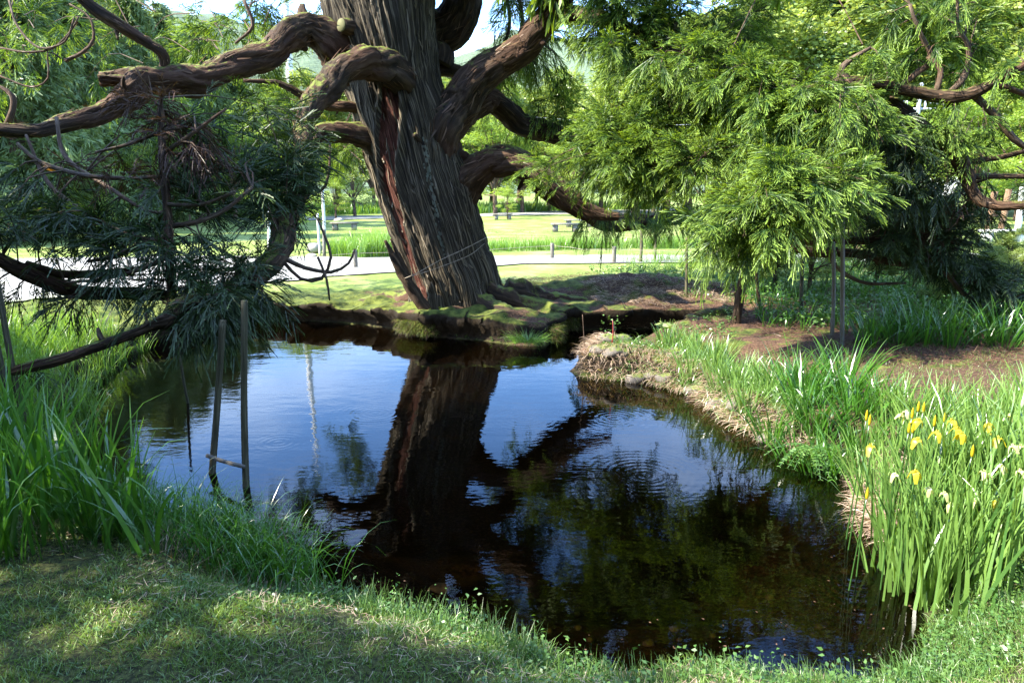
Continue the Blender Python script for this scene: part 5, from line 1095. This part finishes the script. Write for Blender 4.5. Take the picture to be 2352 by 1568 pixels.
for i, (u, Y, h, k) in enumerate([(-350,24,13,'cedar'),(-120,30,15,'cedar'),(60,26,12,'cedar'),(180,34,15,'cedar'),(330,38,12.5,'cedar'),(480,48,12.5,'cedar'),(20,40,17,'cedar'),(-260,38,18,'broad'),(250,46,15,'broad'),(120,50,18,'broad'),(400,46,13.5,'cedar'),(470,58,14,'broad'),(570,60,12.5,'cedar'),(350,60,16,'broad')]):
    tree(k, u, Y, h, 'mid green tree rising behind the left foliage', G1, i=i)
G2 = 'low maples at the back of the lawn on the left'
for i, (u, Y, h) in enumerate([(300,40,7),(430,44,7.5),(540,46,7),(640,50,7.5),(150,36,6.5),(20,34,6)]): tree('maple', u, Y, h, 'yellow green maple at the back of the lawn on the left', G2, i=i)
tree('maple', 672, 25, 3.6, 'small bright maple standing between hanging limb and white posts', i=1)
G3 = 'trees behind the lawn between the posts and the trunk'
for i, (u, Y, h, k) in enumerate([(700,60,12,'broad'),(780,64,12,'broad'),(860,60,8.,'maple'),(940,62,8.5,'broad'),(600,66,10,'broad'),(520,64,11,'broad')]): tree(k, u, Y, h, 'mid green tree behind the lawn left of the trunk', G3, i=i)
tree('pale', 815, 50, 5.6, 'pale airy small tree on the far mound left of the trunk'); tree('maple', 770, 46, 3., 'low rounded yellow green shrub beside the boulder', name='shrub'); tree('maple', 1165, 47, 2.2, 'little bush behind the bench seen through the arch', name='shrub')
tree('maple', 1138, 52, 8, 'thin pale stemmed maple framed by the arching limb')
G4 = 'trees in a row at the back seen through the arch'
for i, (u, Y, h, k) in enumerate([(1040,60,12,'broad'),(1090,66,8,'maple'),(1200,60,7.5,'maple'),(1260,64,8.5,'broad'),(1320,58,7.5,'maple'),(1380,62,9.5,'broad'),(1230,72,9.5,'broad'),(1130,70,13,'broad'),(1190,76,13.5,'broad'),(1290,72,14,'broad')]): tree(k, u, Y, h, 'yellow green tree at the back of the lawn right of the trunk', G4, i=i)
G5 = 'tall bright trees filling the upper right'
for i, (u, Y, h) in enumerate([(1460,60,14),(1580,58,16),(1700,54,18),(1820,58,20),(1940,54,20),(2060,58,21),(2180,52,20),(2300,56,22),(2420,50,20),(2560,52,22),(1760,66,23),(2000,68,25),(2240,70,26),(1640,66,18),(1530,70,15)]): tree('broad', u, Y, h, 'tall bright green tree filling the upper right behind the cedar', G5, i=i)
G6 = 'low trees under the tall ones at right'
for i, (u, Y, h, k) in enumerate([(1500,46,6,'maple'),(1620,44,6,'maple'),(1750,40,6,'maple'),(1900,42,7,'broad'),(2050,38,6.5,'maple'),(2170,36,6.5,'maple'),(2290,52,6,'maple'),(2400,36,7,'maple'),(2230,44,9,'maple'),(2340,44,9.5,'maple')]): tree(k, u, Y, h, 'low yellow green tree below the tall trees at right', G6, i=i)
# a bare grey shrub at the right
mb = MB(); x = P(2170, 400, 33)[0]
for i in range(30):
    a = rng.uniform(0, 2*PI); l = rng.uniform(.8, 1.7); d = unit(np.array([math.cos(a)*.7, math.sin(a)*.7, 1])); m_ = d*l*.5+rng.normal(0, .15, 3); tube(mb, [(0, 0, 0, .025), (*m_, .016), (*(d*l), .006)], .3, 4)
o = mb.build('bare_shrub', M['palewood']); o.location = (x, 33, 1.6); tagp(o, 'bare silvery leafless shrub in front of the pale trees at right', 'shrub')
# shrubs below the right foliage
for i, (u, v, h) in enumerate([(1780,650,1.3),(1860,660,1.2),(2010,650,1.4),(2100,660,1.2),(2240,680,1.1),(1700,660,1.),(1640,620,1.1),(1720,620,1.2),(1800,600,1.),(1960,600,1.2),(2080,610,1.3),(2200,630,1.3),(2320,640,1.2),(1900,640,.9),(2150,690,.9)]):
    x, y = G(u, v, .5); tm, cm = TP['maple' if i % 2 else 'broad'][i % 2]; t = thing('shrub', 'leafy green shrub in the shade under the right hand foliage', 'shrub', (x, y, float(gz(x, y))), 'shrubs under the right foliage', rng.uniform(0, 6)); s_ = h*(1.5 if u < 2150 else 1.)/(8 if i % 2 else 14); t.scale = (s_,)*3
    obj('trunk', tm, M['twig'], t); cm2 = cm.copy(); cm2.materials.clear(); obj('crown', cm2, M['broad'], t)
for i, (x, y, h) in enumerate([(-7, -7.5, 15), (-2.5, -6.5, 16), (2, -7.5, 15), (6.5, -6.5, 16), (11, -5.5, 15), (-11.5, -9, 17), (4.5, -11, 19)]): tree('cedar', 0, y, h, 'tall cedar in the wood behind the viewer', 'cedars added behind the viewer to block sky light', x=x, i=i)  # unseen trees, added to cut the sky fill on camera-facing sides
# tall evergreens left of the frame: they throw the shade on the near left bank
for i, (x, y, h) in enumerate([(-9.3, 2.4, 10.2), (-10, 4.6, 9.9), (-8.3, -.4, 8.3), (-7.3, -2.3, 7.2)]): tree('sparse', 0, y, h, 'dark evergreen just outside the left edge shading the near bank', 'evergreens left of the frame', x=x, i=i)
